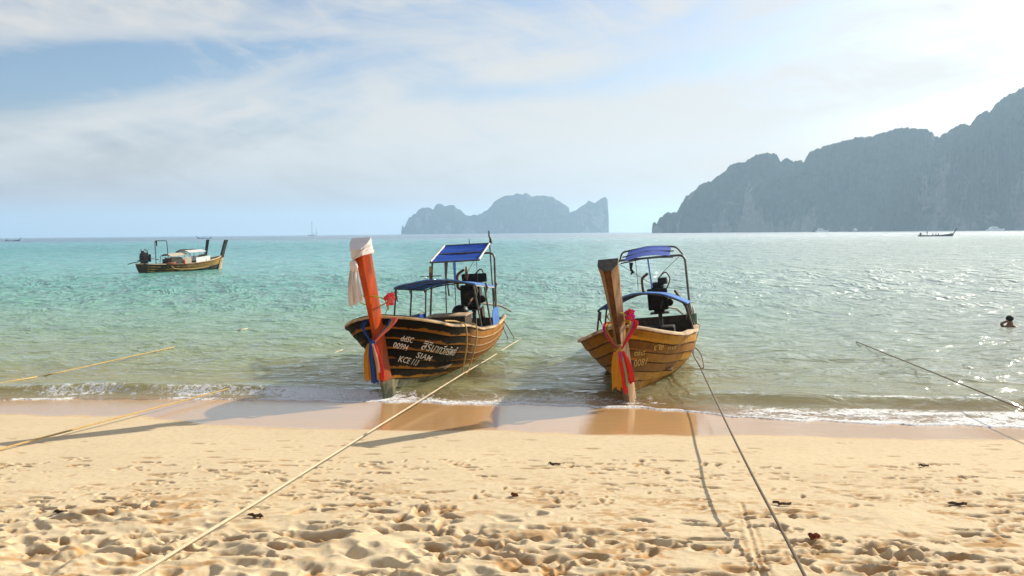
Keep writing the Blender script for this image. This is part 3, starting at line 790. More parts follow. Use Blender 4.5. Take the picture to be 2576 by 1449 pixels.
# ------------------------------------------------------------------ longtail boats
class Hull:
    def __init__(s, L=7.6, bmax=.88, gh=None, rake=.30, zk0=-.08, zk1=-.34, full=3.4, stern=.84, entry=3.25):
        s.L, s.bmax, s.rake, s.zk0, s.zk1, s.full, s.stern, s.entry = L, bmax, rake, zk0, zk1, full, stern, entry
        s.gh = gh
        s.gy = np.linspace(-.5, L + .5, 80)
        z = np.interp(s.gy, [a for a, _ in gh], [b for _, b in gh])
        for _ in range(6): z[1:-1] = (z[:-2] + z[1:-1] * 2 + z[2:]) / 4
        s.gz = z
    def g(s, u): return float(np.interp(u * s.L, s.gy, s.gz))
    def b(s, u):
        k = min(u * s.L / s.entry, 1.0)
        w = s.bmax * (1 - (1 - k) ** s.full)
        if u > .55: w *= 1 - (1 - s.stern) * ((u - .55) / .45) ** 1.6
        return w
    def stem_y(s, z): return -s.rake * z - .03 * z * abs(z)
    def pt(s, u, t, side=1, off=0.0):
        p = s._pt(u, t, side)
        if off:
            e = .004
            a = s._pt(min(u + e, 1.0), t, side) - s._pt(max(u - e, 0.0), t, side)
            c = s._pt(u, min(t + e, 1.0), side) - s._pt(u, max(t - e, 0.0), side)
            n = a.cross(c) * side
            if n.length > 1e-9:
                n.normalize()
                if n.x * side < -1e-4: n = -n
                p = p + n * off
        return p
    def _pt(s, u, t, side):
        g = s.g(u); zk = s.zk0 + (s.zk1 - s.zk0) * min(1, u * 1.6) ** .8
        w = min(max(u * s.L / 3.6, 0), 1); w = w * w * (3 - 2 * w)
        th = t * math.pi / 2
        Xb = .10 * t + .90 * t ** 1.25; Zb = t
        Xm = math.sin(th) ** .80; Zm = 1 - math.cos(th) ** .9 if t < 1 else 1.0
        Zm = .55 * Zm + .45 * t
        X = Xb * (1 - w) + Xm * w; Z = Zb * (1 - w) + Zm * w
        z = zk + (g - zk) * Z
        z0 = s.zk0 + (s.g(0) - s.zk0) * t
        y = s.stem_y(z0) * (1 - u) ** 1.3 + s.L * u + (.22 * t * u ** 6)
        return Vector((side * s.b(u) * X, y, z))

def thing(name, label, cat, mat_world, base=(0, 0, 0), group=None):
    e = bpy.data.objects.new(name, None); col.objects.link(e)
    e.empty_display_size = .3
    e.matrix_world = mat_world @ Matrix.Translation(Vector(base))
    tag(e, label, cat, group)
    return e

def boat_planks(hull, root, H, n, mat, low_mat, low_n, split=None, seg=22):
    for side in (1, -1):
        for i in range(n):
            t0, t1 = i / n, (i + 1) / n
            if i == 0: t0 = .0
            spans = [(0.006, .999)]
            if split:
                j = (.30 + .13 * ((i * 7) % 3), .62 + .1 * ((i * 5) % 3)) if i % 2 else (.22 + .1 * (i % 3), .55 + .05 * i)
                ed = [0.006] + list(j) + [.999]
                spans = [(ed[k] + (.0012 if k else 0), ed[k + 1] - .0012) for k in range(len(ed) - 1)]
            for (ua, ub) in spans:
                m_ = MB(); uv = []; rows = []
                k_n = max(6, int(seg * (ub - ua)))
                for k in range(k_n + 1):
                    f = k / k_n
                    u = ua + (ub - ua) * (f ** 1.35 if ua < .1 else f)
                    prow = [(t0 + .012, .020, 0), ((t0 + t1) / 2, .015, .5), (t1 - .004, .006, 1), (t1 - .004, -.014, 1), ((t0 + t1) / 2, -.012, .5), (t0 + .012, -.012, 0)]
                    rows.append([H.pt(u, min(max(t, 0), 1), side, o_) for t, o_, v in prow])
                    uv += [(u * H.L, v) for t, o_, v in prow]
                m_.grid(rows, close_v=True, caps=True)
                m_.build('plank', low_mat if i < low_n else mat, hull, uv=uv, sharp=35)

def boat_shell(root, H, inner, floor_m, z_floor):
    m_ = MB(); rows = []
    us = [0.012 + .985 * (k / 30.0) for k in range(31)]
    for u in us:
        L_ = [H.pt(u, t / 8.0, -1, -.020) for t in range(8, 0, -1)]
        Rr = [H.pt(u, t / 8.0, 1, -.020) for t in range(0, 9)]
        rows.append(L_ + Rr)
    m_.grid(rows)
    last = rows[-1]
    ring2 = [p + Vector((0, .04, 0)) for p in last]
    k = m_.add(last, [tuple(range(len(last)))])
    m_.add(ring2, [tuple(range(len(last)))[::-1]])
    hull = m_.build('hull', inner, root, recalc=False)
    # keel below the planks
    kk = MB(); rows = []
    for k in range(26):
        u = k / 25.0
        p = H._pt(u, 0.0, 1); y = p.y
        rows.append([Vector((-.03, y, p.z - .07)), Vector((.03, y, p.z - .07)), Vector((.035, y, p.z + .03)), Vector((-.035, y, p.z + .03))])
    kk.grid(rows, close_v=True, caps=True); kk.build('keel', M['keel_green'], root)
    # floor boards and ribs
    for j in range(5):
        f = MB(); x0 = -.5 + j * .25
        pts = []
        for k in range(9):
            u = .22 + .70 * k / 8
            w = min(1.0, H.b(u) * .78 / .62)
            pts.append([Vector(((x0 - .118) * w, u * H.L, z_floor)), Vector(((x0 + .118) * w, u * H.L, z_floor)), Vector(((x0 + .118) * w, u * H.L, z_floor + .025)), Vector(((x0 - .118) * w, u * H.L, z_floor + .025))])
        f.grid(pts, close_v=True, caps=True); f.build('floor_board', floor_m, root, smooth=False)
    for k in range(7):
        u = .2 + .105 * k
        for side in (1, -1):
            f = MB(); f.tube([H.pt(u, t / 8.0, side, -.045) for t in range(2, 9)], .022, 6); f.build('rib', inner, root)
    return hull

def gunwale(root, H, mat, w=.10, h=.05, u0=.0, strip=None):
    for side in (1, -1):
        g = MB(); rows = []
        for k in range(31):
            u = u0 + (.999 - u0) * (k / 30.0) ** 1.25
            p = H._pt(u, 1.0, side)
            a = H._pt(min(u + .01, 1), 1.0, side) - H._pt(max(u - .01, 0), 1.0, side)
            tan = a.normalized(); nx = tan.cross(Vector((0, 0, 1))).normalized() * side
            if nx.x * side < 0: nx = -nx
            q = p + Vector((0, 0, .004))
            rows.append([q + nx * (w * .55), q + nx * (w * .55) + Vector((0, 0, h * .7)), q + nx * (w * .40) + Vector((0, 0, h)), q - nx * (w * .5) + Vector((0, 0, h)), q - nx * (w * .5)])
        g.grid(rows, close_v=True, caps=True)
        go = g.build('gunwale', mat, root, sharp=50)
        if strip:
            s_ = MB(); rows = []
            for k in range(31):
                u = u0 + (.999 - u0) * (k / 30.0) ** 1.25
                p = H._pt(u, 1.0, side)
                rows.append(p + Vector((side * -.015, 0, h + .010)))
            s_.tube(rows, .016, 6); s_.build('rubbing_strip', strip, go)

def stem(root, H, name, z0, z1, wf, wb, dp, mat, n=10, cut=0.0, lean=0.0, cut_mat=None, front_mat=None):
    """wedge-shaped timber following the stem; wf / wb / dp are (bottom, top)"""
    rows = []
    for k in range(n + 1):
        f = k / n; z = z0 + (z1 - z0) * f
        f2 = f ** 1.7
        a, b_, d = (wf[0] + (wf[1] - wf[0]) * f2), (wb[0] + (wb[1] - wb[0]) * f2), (dp[0] + (dp[1] - dp[0]) * f)
        yc = H.stem_y(z) - .06
        yf, yb = yc - d * .75, yc + d * .35
        zf = z - (cut if k == n else 0); zm = z - (cut * .5 if k == n else 0)
        dyf = -H.rake * (zf - z)
        rows.append([Vector((-a / 2, yf + dyf, zf)), Vector((a / 2, yf + dyf, zf)), Vector((b_ / 2, yb - d * .45, zm)), Vector((b_ / 2, yb, z)), Vector((-b_ / 2, yb, z)), Vector((-b_ / 2, yb - d * .45, zm))])
    if cut:   # keep lower rings below the slanted cut
        for k in range(n):
            pass
        f = 1 - cut / (z1 - z0) * 1.02
        keep = [r for k, r in enumerate(rows[:-1]) if k / n <= f]
        rows = keep + [rows[-1]]
    m_ = MB(); m_.grid(rows, close_v=True)
    m_.add(rows[0], [tuple(range(6))[::-1]])
    if not cut_mat: m_.add(rows[-1], [tuple(range(6))])
    o = m_.build(name, mat, root, sharp=20)
    if cut_mat:
        c = MB(); r = rows[-1]; nn = Vector((0, -.7, .7)) * .012
        c.add([p + Vector((0, 0, -.002)) for p in r] + [p + nn for p in r], [tuple(range(6, 12)), tuple(range(6))[::-1]] + [(j, (j + 1) % 6, 6 + (j + 1) % 6, 6 + j) for j in range(6)])
        c.build('sawn_top', cut_mat, o, smooth=False)
    if front_mat:
        c = MB(); rr_ = []
        for r in rows:
            a, b_ = r[0], r[1]; d = Vector((0, -.012, 0))
            rr_.append([a + d * .1, a * .9 + b_ * .1 + d, a * .1 + b_ * .9 + d, b_ + d * .1])
        c.grid(rr_); c.build('worn_front_edge', front_mat, o)
    return o

def tube_part(root, name, pts, r, mat, n=8):
    m_ = MB(); m_.tube(pts, r, n); return m_.build(name, mat, root)
def rounded(pts, rad=.12, n=5):
    pts = [Vector(p) for p in pts]; out = [pts[0]]
    for i in range(1, len(pts) - 1):
        a, b_, c = pts[i - 1], pts[i], pts[i + 1]
        r1 = min(rad, (a - b_).length * .45, (c - b_).length * .45)
        p, q = b_ + (a - b_).normalized() * r1, b_ + (c - b_).normalized() * r1
        for k in range(n + 1):
            f = k / n; out.append(p * (1 - f) ** 2 + b_ * 2 * f * (1 - f) + q * f * f)
    out.append(pts[-1]); return out
def sheet(corners, nu, nv, fn=None, th=.008):
    """thin cloth between four corners (a b / d c); fn(u, v) gives the offset"""
    a, b_, c, d = (Vector(q) for q in corners)
    nrm = (b_ - a).cross(d - a).normalized()
    top, bot = [], []
    for i in range(nu + 1):
        rt, rb = [], []
        for j in range(nv + 1):
            u, v = i / nu, j / nv
            p = (a * (1 - u) + b_ * u) * (1 - v) + (d * (1 - u) + c * u) * v
            if fn: p = p + Vector(fn(u, v))
            rt.append(p + nrm * th / 2); rb.append(p - nrm * th / 2)
        top.append(rt); bot.append(rb)
    m_ = MB(); m_.grid(top); m_.grid([r[::-1] for r in bot])
    ring_t = top[0] + [r[-1] for r in top[1:]] + top[-1][-2::-1] + [r[0] for r in top[-2:0:-1]]
    ring_b = bot[0] + [r[-1] for r in bot[1:]] + bot[-1][-2::-1] + [r[0] for r in bot[-2:0:-1]]
    m_.grid([ring_t, ring_b], close_v=True)
    return m_
def canopy(root, name, y0, y1, w0, w1, z0, z1, rise, mat, hang=.06, xo=0.0, n=14, frame=None):
    def arc(x, f): return rise * (1 - (2 * x - 1) ** 2)
    m_ = sheet([(-w0 / 2 + xo, y0, z0), (w0 / 2 + xo, y0, z0), (w1 / 2 + xo, y1, z1), (-w1 / 2 + xo, y1, z1)], n, 8,
               lambda u, v: (0, 0, arc(u, v) - .012 * math.sin(v * math.pi * 3) ** 2 + .006 * math.sin(u * 19 + v * 7)), .02)
    o = m_.build(name, mat, root)
    for (yy, ww, zz) in ((y0, w0, z0), ((y0 + y1) / 2, (w0 + w1) / 2, (z0 + z1) / 2), (y1, w1, z1)):
        tube_part(o, 'roof_bow', [(-ww / 2 + xo + ww * k / 12, yy, zz - .028 + arc(k / 12, 0)) for k in range(13)], .016, frame or M['steel'], 6)
    return o
def engine_part(root, y, zb, s=1.0, xo=0.0, shaft=1.0):
    e = MB(); c = Vector((xo, y, zb))
    P = lambda x, yy, z: c + Vector((x * s, yy * s, z * s))
    S = lambda *q: tuple(v * s for v in q)
    e.box(P(0, 0, .34), S(.34, .52, .40), bevel=.03 * s)
    e.box(P(0, .02, .60), S(.28, .46, .16), bevel=.025 * s)
    e.box(P(0, 0, .10), S(.24, .42, .14), bevel=.02 * s)
    eng = e.build('engine', M['engine'], root)
    def part(name, mat, fn):
        m_ = MB(); fn(m_); m_.build(name, mat, eng)
    part('radiator', M['engine'], lambda m_: [m_.box(P(0, -.33, .36), S(.46, .08, .50), bevel=.02 * s)] + [m_.box(P(0, -.378, .16 + .05 * k), S(.40, .012, .018)) for k in range(9)])
    part('fan_pulley', M['engine_grey'], lambda m_: m_.lathe(P(0, -.39, .34), [(.02 * s, -.05 * s), (.14 * s, -.04 * s), (.15 * s, 0), (.03 * s, .01 * s)], 16, 'y'))
    part('air_filter', M['engine'], lambda m_: m_.lathe(P(.12, .02, .68), [(.02 * s, .16 * s), (.11 * s, .15 * s), (.12 * s, .02 * s), (.10 * s, 0)], 14))
    part('rocker_cover', M['engine_grey'], lambda m_: m_.box(P(-.06, .02, .70), S(.14, .40, .07), bevel=.02 * s))
    part('exhaust_pipe', M['rust'], lambda m_: m_.tube(rounded([P(-.20, -.1, .50), P(-.34, -.1, .52), P(-.36, .0, .85), P(-.22, .12, .95)], .08 * s), .032 * s, 8))
    part('alternator', M['engine_grey'], lambda m_: m_.lathe(P(.25, -.16, .26), [(.03 * s, -.1 * s), (.09 * s, -.09 * s), (.09 * s, .09 * s), (.03 * s, .1 * s)], 12, 'y'))
    part('fuel_line', M['rust'], lambda m_: m_.tube(rounded([P(.2, -.2, .55), P(.32, -.1, .80), P(.2, .1, .98), P(0, .2, .80)], .1 * s), .016 * s, 6))
    part('mount_post', M['steel'], lambda m_: [m_.tube([P(0, 0, -.42), P(0, 0, .08)], .05 * s, 10), m_.box(P(0, 0, .02), S(.44, .40, .04), bevel=.01 * s)])
    part('steering_handle', M['rust'], lambda m_: m_.tube(rounded([P(.05, -.2, .30), P(.10, -.75, .30), P(.12, -1.15, .22)], .2 * s), .024 * s, 8))
    part('propeller_shaft', M['steel'], lambda m_: m_.tube([P(0, .2, .16), P(.25 * shaft, 2.2 * shaft, .16 - .26 * shaft), P(.35 * shaft, 3.2 * shaft, .16 - .5 * shaft)], .030 * s, 8))
    for k in (-1, 1): part('bracket', M['engine_grey'], lambda m_: m_.box(P(.19 * k, .1, .20), S(.05, .50, .05)))
    part('brace', M['engine_grey'], lambda m_: m_.tube([P(-.20, -.25, .45), P(-.26, .2, .15)], .02 * s, 6))
    return eng

# lettering that follows the planking
def hull_find(H, BM, upx, vpx, side=1):
    """hull coordinates (u, t) of the spot on the planking seen at a picture position"""
    best = (1e9, 0, 0)
    def err(u, t):
        d = BM @ H._pt(u, t, side) - EYE; z = d.dot(CF)
        return (CX + FPX * d.dot(CR) / z - upx) ** 2 + (CY - FPX * d.dot(CU) / z - vpx) ** 2
    for i in range(40):
        for j in range(40):
            u, t = .01 + .7 * i / 39, .02 + .96 * j / 39; e = err(u, t)
            if e < best[0]: best = (e, u, t)
    st = .012
    for _ in range(40):
        e0, u, t = best
        for du, dt in ((st, 0), (-st, 0), (0, st), (0, -st)):
            uu, tt = min(max(u + du, .01), .95), min(max(t + dt, .01), .99); e = err(uu, tt)
            if e < best[0]: best = (e, uu, tt)
        if best[0] == e0: st *= .6
    return best[1], best[2]
def hull_text(root, H, BM, body, a, b_, top, mat, name='lettering', side=1, off=.027):
    """a, b_: start and end of the baseline, top: upper end of the first letter"""
    cu = bpy.data.curves.new(name, 'FONT'); cu.body = body; cu.size = 1.0; cu.resolution_u = 2
    cu.offset = .006
    ob = bpy.data.objects.new(name, cu); col.objects.link(ob)
    dg = bpy.context.evaluated_depsgraph_get()
    me = bpy.data.meshes.new_from_object(ob.evaluated_get(dg))
    bpy.data.objects.remove(ob); bpy.data.curves.remove(cu)
    ua, ta = hull_find(H, BM, *a, side); ub, tb = hull_find(H, BM, *b_, side); uc, tc = hull_find(H, BM, *top, side)
    bm = bmesh.new(); bm.from_mesh(me)
    bmesh.ops.triangulate(bm, faces=bm.faces)
    bmesh.ops.subdivide_edges(bm, edges=[e for e in bm.edges if e.calc_length() > .15], cuts=1)
    bmesh.ops.triangulate(bm, faces=bm.faces)
    x0 = min(v.co.x for v in bm.verts); x1 = max(v.co.x for v in bm.verts); hgt = .72
    for v in bm.verts:
        f, g = (v.co.x - x0) / (x1 - x0), v.co.y / hgt
        u = ua + (ub - ua) * f + (uc - ua) * g; t = ta + (tb - ta) * f + (tc - ta) * g
        v.co = H.pt(min(max(u, .01), .97), min(max(t, .02), .99), side, off)
    bm.to_mesh(me); bm.free()
    me.materials.clear(); me.materials.append(mat)
    o = bpy.data.objects.new(name, me); col.objects.link(o); o.parent = root
    return o

def boat_matrix(x, y, z, yaw, heel, trim=0.0):
    return Matrix.Translation(Vector((x, y, z))) @ Matrix.Rotation(-yaw, 4, 'Z') @ Matrix.Rotation(trim, 4, 'X') @ Matrix.Rotation(heel, 4, 'Y')

# ---- left boat
H1 = Hull(L=7.1, bmax=1.0, gh=[(-.5, 1.45), (0, 1.38), (.65, 1.18), (1.3, 1.01), (2.27, .92), (3.6, .68), (5.2, .55), (6.5, .54), (7.6, .62)], full=6.4, rake=.29)
BM1 = boat_matrix(-2.135, 14.593, 0.03, R(8.9), R(-2.7))
boat1 = thing('longtail_boat', 'dark brown longtail boat with blue awning and orange prow draped in white cloth', 'boat', BM1, group='longtail boats pulled up at the beach')
h1 = boat_shell(boat1, H1, M['inner'], M['floor'], .16)
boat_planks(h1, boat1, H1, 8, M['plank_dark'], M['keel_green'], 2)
gunwale(boat1, H1, M['gunwale1'], .085, .045, .0, M['rubber'])
stem(boat1, H1, 'stem_post', -.14, .28, (.04, .045), (.20, .22), (.34, .34), M['keel_green'], 4)
stem(boat1, H1, 'prow_post', .283, 2.70, (.05, .13), (.14, .27), (.30, .27), M['orange'], 16, cut=.20)
def foredeck(root, H, u1, mat, drop=.03):
    m_ = MB(); rows = []
    for k in range(9):
        u = .004 + (u1 - .004) * k / 8
        a, b_ = H._pt(u, 1, -1), H._pt(u, 1, 1)
        rows.append([a * .93 + b_ * .07 - Vector((0, 0, drop)), (a + b_) / 2 + Vector((0, 0, .015 - drop)), a * .07 + b_ * .93 - Vector((0, 0, drop))])
    m_.grid(rows); m_.grid([[p - Vector((0, 0, .03)) for p in r] for r in rows])
    return m_.build('foredeck', mat, root, recalc=False)
foredeck(boat1, H1, .17, M['deck'])
# low blue canopy with its posts
cz0, cz1 = 1.655, 1.455
can1 = canopy(boat1, 'canopy', 3.55, 6.05, 1.78, 1.74, cz0, cz1, .13, M['canvas_lt'])
def gun(H, y, side, lift=.04):
    u = min(max(y / H.L, 0), 1); p = H._pt(u, 1, side)
    for _ in range(4):
        p = H._pt(u, 1, side); u = min(max(u + (y - p.y) / H.L, 0), 1)
    return p + Vector((0, 0, lift))
for side in (-1, 1):
    for yy, ww, zz in ((3.60, 1.70, cz0), (4.8, 1.70, 1.555), (6.0, 1.66, cz1)):
        g_ = gun(H1, yy, side)
        tube_part(boat1, 'canopy_post', [g_ - Vector((side * .02, 0, .03)), Vector((side * ww / 2, yy, zz - .02))], .020, M['steel'])
    tube_part(boat1, 'canopy_rail', [Vector((side * .86, 3.58, cz0 - .03)), Vector((side * .85, 6.02, cz1 - .03))], .016, M['white_tube'] if side > 0 else M['steel'])
    # ties and pads hanging off the canopy edge
    for k, yy in enumerate((3.63, 4.8, 6.0)):
        m_ = MB(); x = side * .87
        pts = [Vector((x, yy + .03, cz0 - .03 - .02 * k)), Vector((x + side * .03, yy + .06, cz0 - .16)), Vector((x - side * .01, yy + .05, cz0 - .30 - .05 * random.random()))]
        m_.tube(pts, [.022, .03, .008], 6); m_.build('tie_cord', M['rope_d'], boat1)
# guy line at the front left post
tube_part(boat1, 'guy_line', [(-.86, 3.56, cz0 - .05), (-1.0, 2.95, 1.0)], .007, M['rope_d'], 5)
# blue tarpaulin hung on the far side
m_ = sheet([gun(H1, 4.3, -1, .05), gun(H1, 6.1, -1, .05), gun(H1, 6.1, -1, .34), gun(H1, 4.3, -1, .27)], 14, 6, lambda u, v: (.035 * math.sin(u * 21) * (1 - .5 * v), 0, -.02 * math.sin(u * 9)), .01)
m_.build('tarpaulin', M['canvas'], boat1)
tube_part(boat1, 'tarpaulin_rail', [gun(H1, 4.2, -1, .275), gun(H1, 6.2, -1, .35)], .014, M['steel'])
# side curtain at the stern right
m_ = sheet([gun(H1, 4.95, 1, .02), gun(H1, 6.05, 1, .02), gun(H1, 6.05, 1, .42), gun(H1, 4.95, 1, .40)], 16, 6, lambda u, v: (.04 * math.sin(u * 17) * (1 - v * .4), 0, -.03 * math.sin(u * 7 + 1)), .01)
m_.build('side_curtain', M['canvas_lt'], boat1)
m_ = MB(); m_.box((.62, 5.6, .72), (.06, .30, .55), Euler((.25, 0, 0)), .02); m_.build('backrest_board', M['inner'], boat1)
# stern arch and awning
def arch(root, y, xl, xr, zl, zr, ztop, lean, r=.026, mat=None):
    p = rounded([Vector((xl, y, zl)), Vector((xl + .08, y + lean, ztop)), Vector((xr - .02, y + lean, ztop)), Vector((xr, y, zr))], .16, 6)
    return tube_part(root, 'arch_frame', p, r, mat or M['steel'], 8)
arch(boat1, 6.2, -.83, .83, .56, .56, 2.25, .35)
aw = sheet([(-.58, 5.75, 2.12), (.56, 5.75, 2.12), (.56, 7.25, 2.47), (-.58, 7.25, 2.47)], 12, 12, lambda u, v: (0, 0, -.025 * math.sin(v * math.pi * 3) ** 2 - .03 * math.sin(u * math.pi) * math.sin(v * math.pi)), .012).build('awning', M['canvas'], boat1)
for a_, b_ in (((-.60, 5.73, 2.125), (-.60, 7.27, 2.485)), ((.58, 5.73, 2.125), (.58, 7.27, 2.485))):
    tube_part(aw, 'awning_side_bar', [a_, b_], .022, M['white_tube'])
for a_, b_ in (((-.62, 5.73, 2.10), (.60, 5.73, 2.10)), ((-.62, 7.27, 2.48), (.60, 7.27, 2.48)), ((-.60, 6.5, 2.28), (.58, 6.5, 2.28))):
    tube_part(aw, 'awning_cross_bar', [a_, b_], .018, M['steel'])
for x in (-.60, .58):
    tube_part(boat1, 'awning_post', [(x, 7.25, 2.46), (x * 1.05, 7.15, .72)], .018, M['steel'])
tube_part(boat1, 'centre_post', [(-.02, 5.76, 2.10), (-.06, 5.9, cz1 + .12)], .022, M['blue_pole'])
tube_part(boat1, 'mast_stub', [(.05, 7.27, 2.48), (.05, 7.27, 2.62)], .010, M['steel'], 6)
m_ = MB(); m_.tube([(.60, 7.28, 2.47), (.60, 7.28, 2.60), (.57, 7.28, 2.66), (.57, 7.28, 2.80)], [.04, .03, .022, .018], 8); m_.build('stern_lamp', M['engine_grey'], boat1)
# gear hung under the awning
def float_part(root, x, y, ztop, length, r):
    m_ = MB(); m_.lathe((x, y, ztop - length), [(.006, 0), (r * .6, .03), (r, length * .35), (r * .9, length * .7), (r * .4, length * .95), (.006, length)], 10)
    o = m_.build('hanging_float', M['rust'], root)
    m_ = MB(); m_.lathe((x, y, ztop - length * .38), [(r * .95, 0), (r * 1.02, .02), (r * .7, length * .3), (.02, length * .36)], 10); m_.build('float_cap', M['rope_y'], o)
float_part(boat1, -.66, 5.9, 2.02, .42, .045)
float_part(boat1, .18, 6.1, 1.96, .36, .04)
tube_part(boat1, 'spreader_bar', [(-.92, 5.9, 1.77), (-.40, 5.9, 1.77)], .012, M['engine'], 6)
tube_part(boat1, 'hanging_line', [(-.24, 5.8, 2.1), (-.25, 5.8, 1.75), (-.22, 5.82, 1.28)], [.05, .012, .02], 6 and M['rope_d'] or None, 6)
tube_part(boat1, 'hanging_line', [(-.10, 5.95, 2.1), (-.09, 5.95, 1.5), (-.10, 5.95, .98)], .010, M['rope_d'], 5)
tube_part(boat1, 'hanging_line', [(.50, 5.8, 2.1), (.50, 5.85, 1.55)], .006, M['rope_d'], 5)
tube_part(boat1, 'hanging_line', [(.45, 5.8, 2.1), (.05, 6.2, 1.62)], .006, M['rope_d'], 5)
eng1 = engine_part(boat1, 6.55, .86, 1.05, .22)
m_ = MB(); m_.box((.32, 6.3, 1.66), (.62, .06, .22), Euler((.2, 0, 0)), .02); m_.build('engine_cover', M['engine'], boat1)
# locker, thwarts
def locker(root, c, size, mat, top):
    m_ = MB(); m_.box(c, size, bevel=.012); o = m_.build('locker', mat, root)
    m_ = MB(); m_.box((c[0], c[1], c[2] + size[2] / 2 + .018), (size[0] + .05, size[1] + .05, .03), bevel=.008); m_.build('lid', top, o)
locker(boat1, (.02, 4.75, .62), (.86, .75, .55), M['inner'], M['gunwale2'])
m_ = MB(); m_.ellipsoid((.10, 5.5, .92), (.20, .18, .16), 12, 8, .04); m_.build('fuel_drum', M['engine'], boat1)
for yy in (2.6, 3.7):
    a_, b_ = gun(H1, yy, -1, -.12), gun(H1, yy, 1, -.12)
    m_ = MB(); m_.box((a_ + b_) / 2, ((b_ - a_).length * .93, .24, .04), bevel=.008); m_.build('thwart', M['floor'], boat1)
# name and numbers on the bow
CA = lambda x, y: ((1250 + .469 * x) * .67083, (860 + .469 * y) * .67083)
for (body, p, q_, tp) in (('สิริมาทวีทรัพย์', (690, 950), (955, 1003), (725, 880)), ('ddSC', (528, 884), (622, 902), (545, 840)), ('00994', (468, 940), (578, 965), (484, 893)), ('SIAM', (650, 1018), (762, 1046), (672, 972)), ('KCE 113', (508, 1052), (655, 1082), (530, 1004))):
    hull_text(boat1, H1, BM1, body, CA(*p), CA(*q_), CA(*tp), M['paint_w'])
for (body, p, q_, tp) in (('๙๙', (225, 866), (262, 876), (222, 820)),):
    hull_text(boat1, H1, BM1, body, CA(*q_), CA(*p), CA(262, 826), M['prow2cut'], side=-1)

# ---- right boat
H2 = Hull(L=6.9, bmax=1.02, gh=[(-.5, 1.33), (0, 1.26), (.65, 1.02), (1.3, .87), (2.27, .81), (3.6, .63), (5.2, .60), (7.4, .68)], full=3.8, rake=.44)
BM2 = boat_matrix(1.96, 14.103, 0.026, R(13.8), R(-5.2))
boat2 = thing('longtail_boat', 'golden brown planked longtail boat with bare wooden prow and small striped awning', 'boat', BM2, group='longtail boats pulled up at the beach')
h2 = boat_shell(boat2, H2, M['inner'], M['floor'], .17)
boat_planks(h2, boat2, H2, 7, M['plank_gold'], M['keel_green'], 1, split=True)
gunwale(boat2, H2, M['gunwale2'], .12, .055)
stem(boat2, H2, 'stem_post', -.14, 1.0, (.045, .07), (.19, .20), (.34, .34), M['stem2'], 8)
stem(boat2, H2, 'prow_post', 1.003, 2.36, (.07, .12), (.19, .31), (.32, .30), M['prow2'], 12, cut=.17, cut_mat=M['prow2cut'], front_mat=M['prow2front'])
foredeck(boat2, H2, .16, M['deck'])
can2 = canopy(boat2, 'canopy', 3.4, 5.7, 1.84, 1.76, 1.23, 1.09, .29, M['canvas_lt'], n=18)
for side in (-1, 1):
    for yy, ww, zt_ in ((3.45, 1.78, 1.22), (4.5, 1.76, 1.155), (5.65, 1.72, 1.085)):
        tube_part(boat2, 'canopy_post', [gun(H2, yy, side) - Vector((side * .02, 0, .03)), Vector((side * ww / 2, yy, zt_))], .020, M['steel'])
    m_ = MB(); m_.tube([Vector((side * .88, 3.5, 1.18)), Vector((side * .90, 3.52, 1.02)), Vector((side * .86, 3.5, .90))], [.03, .02, .008], 6); m_.build('tie_cord', M['rope_d'], boat2)
tube_part(boat2, 'bumper_post', [gun(H2, 4.6, 1, .0), gun(H2, 4.6, 1, .30)], .05, M['green_tube'], 10)
arch(boat2, 5.85, -.86, .86, .62, .62, 2.16, .12)
p_ = rounded([Vector((-.72, 6.5, 2.16)), Vector((-.66, 6.5, 2.34)), Vector((0, 6.55, 2.42)), Vector((.64, 6.5, 2.36)), Vector((.78, 6.45, 2.16))], .14, 5)
tube_part(boat2, 'rear_bow', p_, .022, M['steel'])
aw2 = sheet([(-.52, 5.55, 2.14), (.52, 5.55, 2.18), (.52, 6.45, 2.36), (-.50, 6.45, 2.34)], 12, 10, lambda u, v: (0, 0, .07 * math.sin(u * math.pi) - .02 * math.sin(v * math.pi * 3) ** 2), .012).build('awning', M['canvas_violet'], boat2)
for v, z in ((5.53, 2.12), (6.0, 2.25)):
    tube_part(aw2, 'awning_cross_bar', [(-.60, v, z - .02), (0, v, z + .06), (.60, v, z + .02)], .016, M['steel'])
tube_part(boat2, 'centre_post', [(.02, 5.6, 2.16), (.06, 5.6, 1.48)], .018, M['blue_pole'])
tube_part(boat2, 'hanging_line', [(-.26, 5.6, 2.13), (-.26, 5.62, 1.46)], .007, M['rope_d'], 5)
tube_part(boat2, 'hanging_line', [(-.76, 5.8, 2.15), (.1, 6.1, 1.48)], .007, M['rope_d'], 5)
tube_part(boat2, 'hanging_line', [(.74, 5.8, 2.15), (.25, 6.1, 1.75)], .006, M['rope_d'], 5)
m_ = MB(); m_.tube([(-.36, 5.55, 2.10), (-.38, 5.55, 1.95), (-.34, 5.56, 1.88), (-.40, 5.56, 1.82)], [.05, .03, .045, .01], 7); m_.build('hanging_gloves', M['engine'], boat2)
eng2 = engine_part(boat2, 6.0, .84, 1.0, .16)
tube_part(boat2, 'tiller_pole', [(.55, 5.9, 1.35), (.95, 5.3, .75)], .03, M['rust'])
for yy in (2.4, 3.5):
    a_, b_ = gun(H2, yy, -1, -.12), gun(H2, yy, 1, -.12)
    m_ = MB(); m_.box((a_ + b_) / 2, ((b_ - a_).length * .93, .24, .04), bevel=.008); m_.build('thwart', M['floor'], boat2)
m_ = MB(); m_.box((0, 4.6, .52), (1.1, .5, .32), bevel=.02); m_.build('seat_box', M['deck'], boat2)
CB = lambda x, y: (1428.9 + x * .2964, 603.7 + y * .2964)
